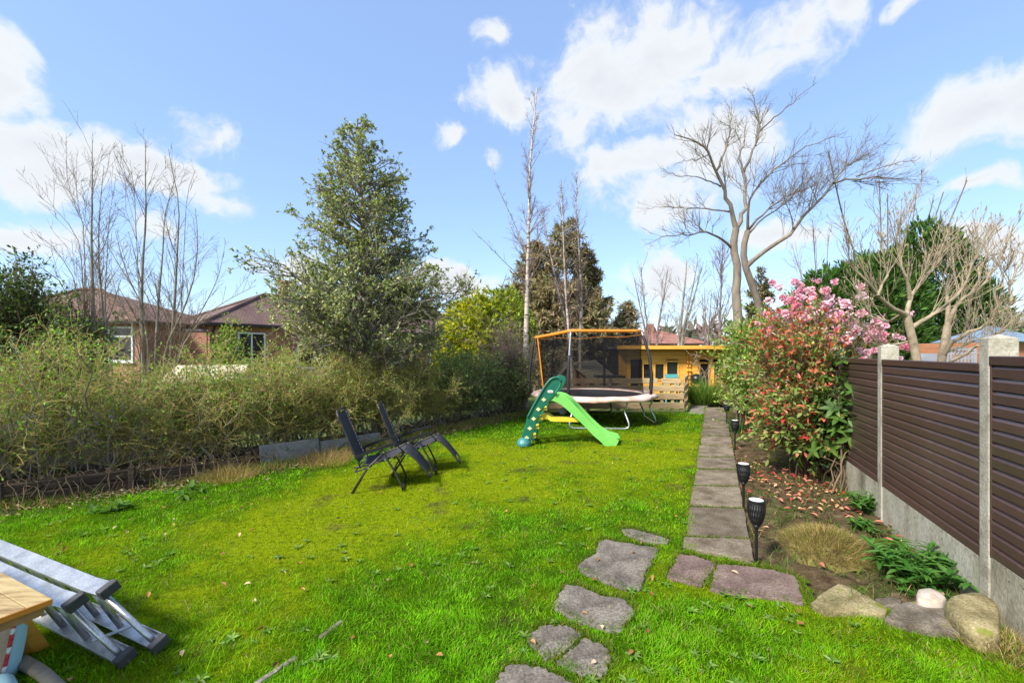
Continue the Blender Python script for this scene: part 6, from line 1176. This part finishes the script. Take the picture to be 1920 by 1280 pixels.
def tuft(name, label, c, R, Hh, n, cols, seed, cat='grass tuft', group=None, wd=.006, mound=0.0, lean=.7, mat_='blade', core=None):
    rng = np.random.default_rng(seed); e = empty(name, (c[0], c[1], 0), label, cat, group); az = rng.random(n) * 6.283; r = R * np.sqrt(rng.random(n)); hz = mound * np.clip(1 - (r / R) ** 2, 0, 1)
    b = np.c_[c[0] + r * np.cos(az), c[1] + r * np.sin(az), hz - .01]; d = np.c_[np.cos(az) * lean * r / R + rng.normal(size=n) * .35, np.sin(az) * lean * r / R + rng.normal(size=n) * .35, np.ones(n) * .9]; d = nrm(d); h = Hh * rng.uniform(.5, 1.15, n)
    m1 = b + d * (h * .55)[:, None]; t_ = m1 + nrm(d + np.c_[d[:, :2] * .9, -np.full(n, .45)]) * (h * .5)[:, None]; V, Fc, cc = blades(b, m1, t_, wd * rng.uniform(.7, 1.3, n), palette(n, cols, None, .2, rng), rng)
    obj('blades', V, Fc, M[mat_], e, col=cc)
    if mound:
        X, Y = np.meshgrid(np.linspace(-1, 1, 34), np.linspace(-1, 1, 34)); q = np.hypot(X, Y); Z = mound * np.clip(1 - q ** 2, -.15, 1) * (.8 + .5 * fbm(X * 4, Y * 4, seed)) ; i = np.arange(34 * 34).reshape(34, 34); obj('mound', np.stack([c[0] + X * R * 1.05, c[1] + Y * R * 1.05, Z - .02], -1).reshape(-1, 3), np.stack([i[:-1, :-1], i[:-1, 1:], i[1:, 1:], i[1:, :-1]], -1).reshape(-1, 4), M[core], e, smooth=True)
    return e
def blades(b, m1, t, w, col, rng):
    n = len(b); a = rng.random(n) * 6.283; s = np.c_[np.cos(a), np.sin(a), np.zeros(n)] * (w / 2)[:, None]
    V = np.stack([b - s, b + s, m1 + s * .75, m1 - s * .75, t], 1).reshape(-1, 3); i = np.arange(n)[:, None] * 5; Fc = [i + [0, 1, 2, 3], i + [3, 2, 4]]
    return V, Fc, np.repeat(col, 5, axis=0)
DRY = [(.36, .26, .11), (.46, .35, .18), (.28, .18, .07), (.32, .26, .08)]
M['dry_mound'] = mat('mossy_dead_mound', [(.05, .035, .012), (.13, .10, .025), (.17, .14, .035)], 9, .95, bump=1.0, bscale=40, fine=.3)
c = P(1548, 1028); tuft('dead_grass_mound', 'mossy brown mound of dead grass in the middle of the flower bed', c, .34, .10, 3800, DRY + [(.17, .19, .03), (.17, .19, .03)], 120, 'mound', wd=.0035, mound=.14, lean=1.1, core='dry_mound')
M['green_mound'] = mat('dark_moss', [(.03, .05, .008), (.07, .09, .012), (.12, .13, .02)], 9, .95, bump=1.0, bscale=50, fine=.3)
c = P(1668, 1032); tuft('moss_cushion', 'dark green moss cushion between the brown mound and the fence', c, .22, .03, 1500, [(.06, .085, .010), (.10, .12, .014), (.15, .14, .02)], 121, 'moss', wd=.004, mound=.07, lean=.8, core='green_mound')
for (px, py, R, Hh, n, lb, sd) in ((432, 898, .28, .30, 700, 'pale dry grass tuft beside the rotten boards', 1), (610, 868, .38, .30, 900, 'wide dry grass tuft between the two grey slabs', 2), (712, 800, .20, .45, 420, 'tall dry grass tuft just behind the loungers', 3), (1893, 1225, .20, .16, 700, 'matted dry grass beside the sandy boulder', 4), (860, 805, .26, .22, 420, 'dry grass tuft below the evergreen hedge', 5)):
    tuft('dry_grass_tuft', lb, P(px, py), R, Hh, n, DRY, 130 + sd, group='dry grass tufts', wd=.004)
c = P(1319, 758); tuft('ornamental_grass', 'tall green ornamental grass clump in front of the cabin', (c[0], c[1]), .40, 1.0, 1500, [(.09, .19, .03), (.16, .27, .045), (.24, .33, .08)], 140, 'ornamental grass', wd=.018, lean=.5)
c = P(1388, 812); tuft('iris_leaves', 'upright green leaf blades behind the third solar torch', (c[0] + .05, c[1] + .2), .16, .42, 130, [(.04, .10, .02), (.07, .15, .03)], 141, 'plant', wd=.014, lean=.3)

# litter: fallen photinia leaves, brown leaves and soil crumbs
rng = np.random.default_rng(9); n = 400; ax = rng.normal(size=(n, 2)); c0 = P(1480, 905)[:2]; c1 = P(1560, 940)[:2]; pl = np.where(rng.random((n, 1)) < .6, c0 + ax * (.45, .8), c1 + ax * (.6, 1.1)); k = inpoly(pl[:, 0], pl[:, 1], BED); pl = pl[k]; n = len(pl)
V, Fc, cc = leaves(np.c_[pl, .01 + .03 * rng.random(n)], np.c_[rng.normal(size=(n, 2)), rng.normal(size=n) * .15], .075 * rng.uniform(.6, 1.2, n), .032 * rng.uniform(.7, 1.2, n), palette(n, [(.42, .05, .04), (.50, .16, .11), (.52, .25, .15), (.34, .18, .09), (.46, .30, .17)], [2, 3, 3, 2, 2], .22, rng), .25, .85, rng, True)
tag(obj('fallen_leaves', V, Fc, M['litter'], col=cc), kind='stuff')
n = 170; y = rng.uniform(2.3, 9, n); x = y * rng.uniform(-1.1, .75, n); k = inpoly(x, y, LAWN); x, y = x[k], y[k]; n = len(x)
V, Fc, cc = leaves(np.c_[x, y, lawn_z(x, y) + .025 + .02 * rng.random(n)], np.c_[rng.normal(size=(n, 2)), rng.normal(size=n) * .2], .05 * rng.uniform(.5, 1.2, n), .026, palette(n, [(.30, .14, .05), (.40, .22, .09), (.22, .10, .04), (.5, .35, .2)], None, .2, rng), .3, .8, rng, True)
tag(obj('lawn_leaf_litter', V, Fc, M['litter'], col=cc), kind='stuff')
n = 9000; s = rng.uniform(.2, HS[-1], n); w = rng.normal(size=n) * .22 - .05; q = hedge_xy(s, w); k = w < .05
V, Fc, cc = leaves(np.c_[q, .02 + .02 * rng.random(n) + np.where(w > .02, .27 * np.clip(1 - s / HS[-1], 0, 1), 0)], np.c_[rng.normal(size=(n, 2)), rng.normal(size=n) * .3], .07 * rng.uniform(.4, 1.3, n), .014, palette(n, [(.20, .13, .06), (.30, .22, .12), (.12, .075, .035), (.36, .29, .18)], None, .2, rng), .2, .6, rng)
tag(obj('twig_litter', V, Fc, M['litter'], col=cc), kind='stuff')

# ------------------------------------------------------------------ turf: short blades everywhere, thinner and yellower where moss takes over
def turf(seed, dens_near, dmax=14.5, near=False):
    rng = np.random.default_rng(seed); n = dens_near; y = 2.0 * (dmax / 2.0) ** (rng.random(n) ** 1.02); x = y * rng.uniform(-1.2, 1.2, n)
    if near: y = rng.uniform(-1.0, 2.05, n); x = rng.uniform(-5.0, 2.6, n)
    k = inpoly(x, y, LAWN); hd = hedge_dist(x, y); k &= rng.random(n) < np.clip(.15 + hd / .5, 0, 1)
    for pl, lb, mt in STONES: k &= ~inpoly(x, y, [P(*q)[:2] for q in np.array(pl) + 0])
    for a in ((1600, 1196, 641, 1164),): pass
    x, y = x[k], y[k]
    bare = np.clip((fbm(x * 2.3, y * 2.3, 77, 4) - .67) * 7, 0, 1); edg = np.minimum(seg_dist(x, y, P(478, 1284)[:2], P(556, 1231)[:2]), seg_dist(x, y, P(600, 1196)[:2], P(641, 1164)[:2])); k = (rng.random(len(x)) > bare * .75) & ((edg > .022) | (rng.random(len(x)) < .55)); x, y = x[k], y[k]
    n = len(x); m = moss(x, y); lush = fbm(x * 3, y * 3, 41, 3); ismoss = rng.random(n) < m * .85
    dry = rng.random(n) < .03 + .10 * np.clip((fbm(x * 4, y * 4, 97, 3) - .5) * 4, 0, 1)
    tuf = np.clip((fbm(x * 9, y * 9, 57, 3) - .5) * 4, 0, 1); h = np.where(ismoss, .016, .019 + .022 * lush + .024 * tuf) * rng.uniform(.55, 1.4, n) * np.where(rng.random(n) < .03, 1.6, 1) * (1 + .25 * np.exp(-hedge_dist(x, y) / .8)); w = (np.where(ismoss, .0045, .0038) * rng.uniform(.7, 1.3, n)) * np.clip(y / 3.6, .9, 4)
    clump = np.stack([fbm(x * 6, y * 6, 51, 2) - .5, fbm(x * 6 + 9, y * 6, 61, 2) - .5], 1) * 2.2; d = nrm(np.c_[clump + rng.normal(size=(n, 2)) * .55, np.ones(n)]); b = np.c_[x, y, lawn_z(x, y) - .004]; m1 = b + d * (h * .6)[:, None]; t = m1 + nrm(d + np.c_[d[:, :2] * .7, np.zeros(n)]) * (h * .5)[:, None] * np.array([1, 1, .7])
    tone = ((.84 + .60 * fbm(x * 1.7, y * 1.7, 91, 3)) * (.55 + .95 * fbm(x * 9, y * 9, 93, 3)))[:, None]; blue = fbm(x * .9 + 5, y * .9, 95, 3)[:, None]
    cg = np.where(rng.random((n, 1)) < .25, np.array([.22, .37, .010]), np.array([.125, .295, .004])) * tone; cg = cg * (1 - .25 * blue * np.array([1, 0, 0])); cm = np.array([.29, .34, .004]) * (.8 + .4 * rng.random((n, 1))); c = np.where(ismoss[:, None], cm, cg * (1 - .55 * m[:, None]) + np.array([.235, .305, .003]) * .55 * m[:, None]); c = np.where(dry[:, None], np.array([.33, .28, .11]), c) * np.exp(rng.normal(size=(n, 1)) * .20)
    V, Fc, cc = blades(b, m1, t, w, c, rng); return V, Fc, cc
V, Fc, cc = turf(200, 560000); Vn, Fn, cn = turf(201, 70000, near=True); k_ = len(V); V = np.concatenate([V, Vn]); Fc = [np.concatenate([a, b + k_]) for a, b in zip(Fc, Fn)]; cc = np.concatenate([cc, cn]); tag(obj('grass', V, Fc, M['blade'], col=cc), kind='stuff')
# rosettes of broad weeds in the turf
rng = np.random.default_rng(14); n = 620; y = 2.2 * (11 / 2.2) ** rng.random(n); x = y * rng.uniform(-1.15, .8, n); k = inpoly(x, y, LAWN) & (fbm(x * 1.3, y * 1.3, 15, 3) > .44)
for pl, lb, mt in STONES: k &= ~inpoly(x, y, [P(*q)[:2] for q in pl])
x, y = x[k], y[k]; n = len(x); r7 = 7; az = rng.random(n)[:, None] * 6.283 + np.arange(r7) * .9 + rng.normal(size=(n, r7)) * .2; p = np.repeat(np.c_[x, y, lawn_z(x, y) + .012], r7, 0); az = az.ravel(); sz = np.repeat(rng.uniform(.018, .055, n), r7)
V, Fc, cc = leaves(p, np.c_[np.cos(az), np.sin(az), rng.uniform(.15, .75, n * r7)], sz, sz * .32, palette(n * r7, [(.10, .22, .025), (.16, .29, .04), (.22, .34, .07)], None, .18, rng), .2, .85, rng, True); tag(obj('lawn_weeds', V, Fc, M['leaf'], col=cc), kind='stuff')
# grass seedlings and small weeds over the bare soil, and turf creeping between the slabs
n = 30000; q0 = np.array(BED).min(0); q1 = np.array(BED).max(0); x = rng.uniform(q0[0], q1[0], n); y = q0[1] + (q1[1] - q0[1]) * rng.random(n) ** 1.6; k = inpoly(x, y, BED) & (fbm(x * 3, y * 3, 19, 3) > .40 + .10 * rng.random(n)); x, y = x[k], y[k]; n = len(x); b = np.c_[x, y, np.full(n, -.02)]; d = nrm(np.c_[rng.normal(size=(n, 2)) * .6, np.ones(n)]); h = rng.uniform(.03, .11, n); m1 = b + d * h[:, None] * .6; t = m1 + nrm(d + np.c_[d[:, :2], np.zeros(n)]) * h[:, None] * .5
V, Fc, cc = blades(b, m1, t, .006 * rng.uniform(.7, 1.5, n), palette(n, [(.07, .145, .02), (.11, .17, .03), (.05, .11, .02), (.24, .20, .08)], [3, 2, 2, .6], .2, rng), rng); tag(obj('bed_weeds', V, Fc, M['blade'], col=cc), kind='stuff')
bx, by = [], []
for i in range(1, 9):                                               # moss and blades in the joints of the path
    a, b_ = path_pt((PL0, PL1), jl[i]), path_pt((PR0, PR1), jr[i]); m_ = 520 if i < 6 else 260; t = rng.random(m_) ** 1.3; q = a + (b_ - a) * t[:, None] + rng.normal(size=(m_, 2)) * .007; bx.append(q)
t = rng.random(1500); q = PL0 + (PL1 - PL0) * t[:, None] ** 1.5 + rng.normal(size=(1500, 2)) * .02; bx.append(q)
for pl, lb, mt in STONES:                                           # and along the stone edges
    s = np.array([P(*w_)[:2] for w_ in pl]); s = np.concatenate([s, s[:1]]); s3 = resample(np.c_[s, np.zeros(len(s))], 260)[:, :2]; bx.append(np.repeat(s3, 5, 0) + rng.normal(size=(1300, 2)) * .016)
q = np.concatenate(bx); n = len(q); b = np.c_[q, np.full(n, .0)]; d = nrm(np.c_[rng.normal(size=(n, 2)) * .8, np.ones(n)]); h = rng.uniform(.018, .055, n); m1 = b + d * h[:, None] * .6; t = m1 + nrm(d + np.c_[d[:, :2], np.zeros(n)]) * h[:, None] * .5
V, Fc, cc = blades(b, m1, t, .004 * rng.uniform(.7, 1.5, n) * np.clip(b[:, 1] / 3.6, 1, 3), palette(n, [(.08, .16, .014), (.12, .18, .02), (.21, .20, .02)], [3, 2, 1.5], .2, rng), rng); tag(obj('joint_grass', V, Fc, M['blade'], col=cc), kind='stuff')
# bare roots and suckers hanging over the boards, part of the twiggy hedge
n = 150; s = rng.uniform(.4, HS[2] + .3, n); q0 = hedge_xy(s, np.full(n, .10)); q1 = hedge_xy(s + rng.normal(size=n) * .15, -rng.uniform(.0, .16, n)); u = np.linspace(0, 1, 6)[None, :, None]; A = np.c_[q0, np.full(n, .30)]; B = np.c_[q1, rng.uniform(.0, .10, n)]; Md = (A + B) / 2 + np.c_[rng.normal(size=(n, 2)) * .05, rng.uniform(.02, .14, n)]
Pa = A[:, None] * (1 - u) ** 2 + 2 * Md[:, None] * u * (1 - u) + B[:, None] * u ** 2; Pa[:, 1:-1] += rng.normal(size=(n, 4, 3)) * .012; rt = [o for o in bpy.data.objects if o.name == 'twiggy_hedge'][0]; part_tubes('suckers', [(Pa, np.full((n, 6), .004) * rng.uniform(.5, 1.5, (n, 1)), 4)], 'twig', rt)['kind'] = 'stuff'
# rough dry grass and weeds along the foot of the hedge
n = 26000; s = rng.uniform(.2, HS[-1], n); k = fbm(s * 1.6, s * 0, 73, 3) > .26 + .25 * rng.random(n); s = s[k]; n = len(s); q = hedge_xy(s, -np.abs(rng.normal(size=n)) * .13 + .01); b = np.c_[q, np.zeros(n)]; d = nrm(np.c_[rng.normal(size=(n, 2)) * .55, np.ones(n)]); h = rng.uniform(.04, .20, n) * (.5 + fbm(s * 5, s * 0 + 1, 74, 2)); m1 = b + d * h[:, None] * .6; t = m1 + nrm(d + np.c_[d[:, :2] * 1.5, -np.full(n, .3)]) * h[:, None] * .5
V, Fc, cc = blades(b, m1, t, .005 * rng.uniform(.7, 1.5, n), palette(n, DRY + [(.10, .22, .02), (.14, .27, .02), (.09, .19, .03)], [2, 2, 1.5, 1, 2.5, 2, 2], .2, rng), rng); tag(obj('hedge_foot_grass', V, Fc, M['blade'], col=cc), kind='stuff')
for nm in ('fallen_leaves', 'lawn_leaf_litter', 'twig_litter', 'grass', 'lawn_weeds', 'bed_weeds', 'joint_grass'): pass
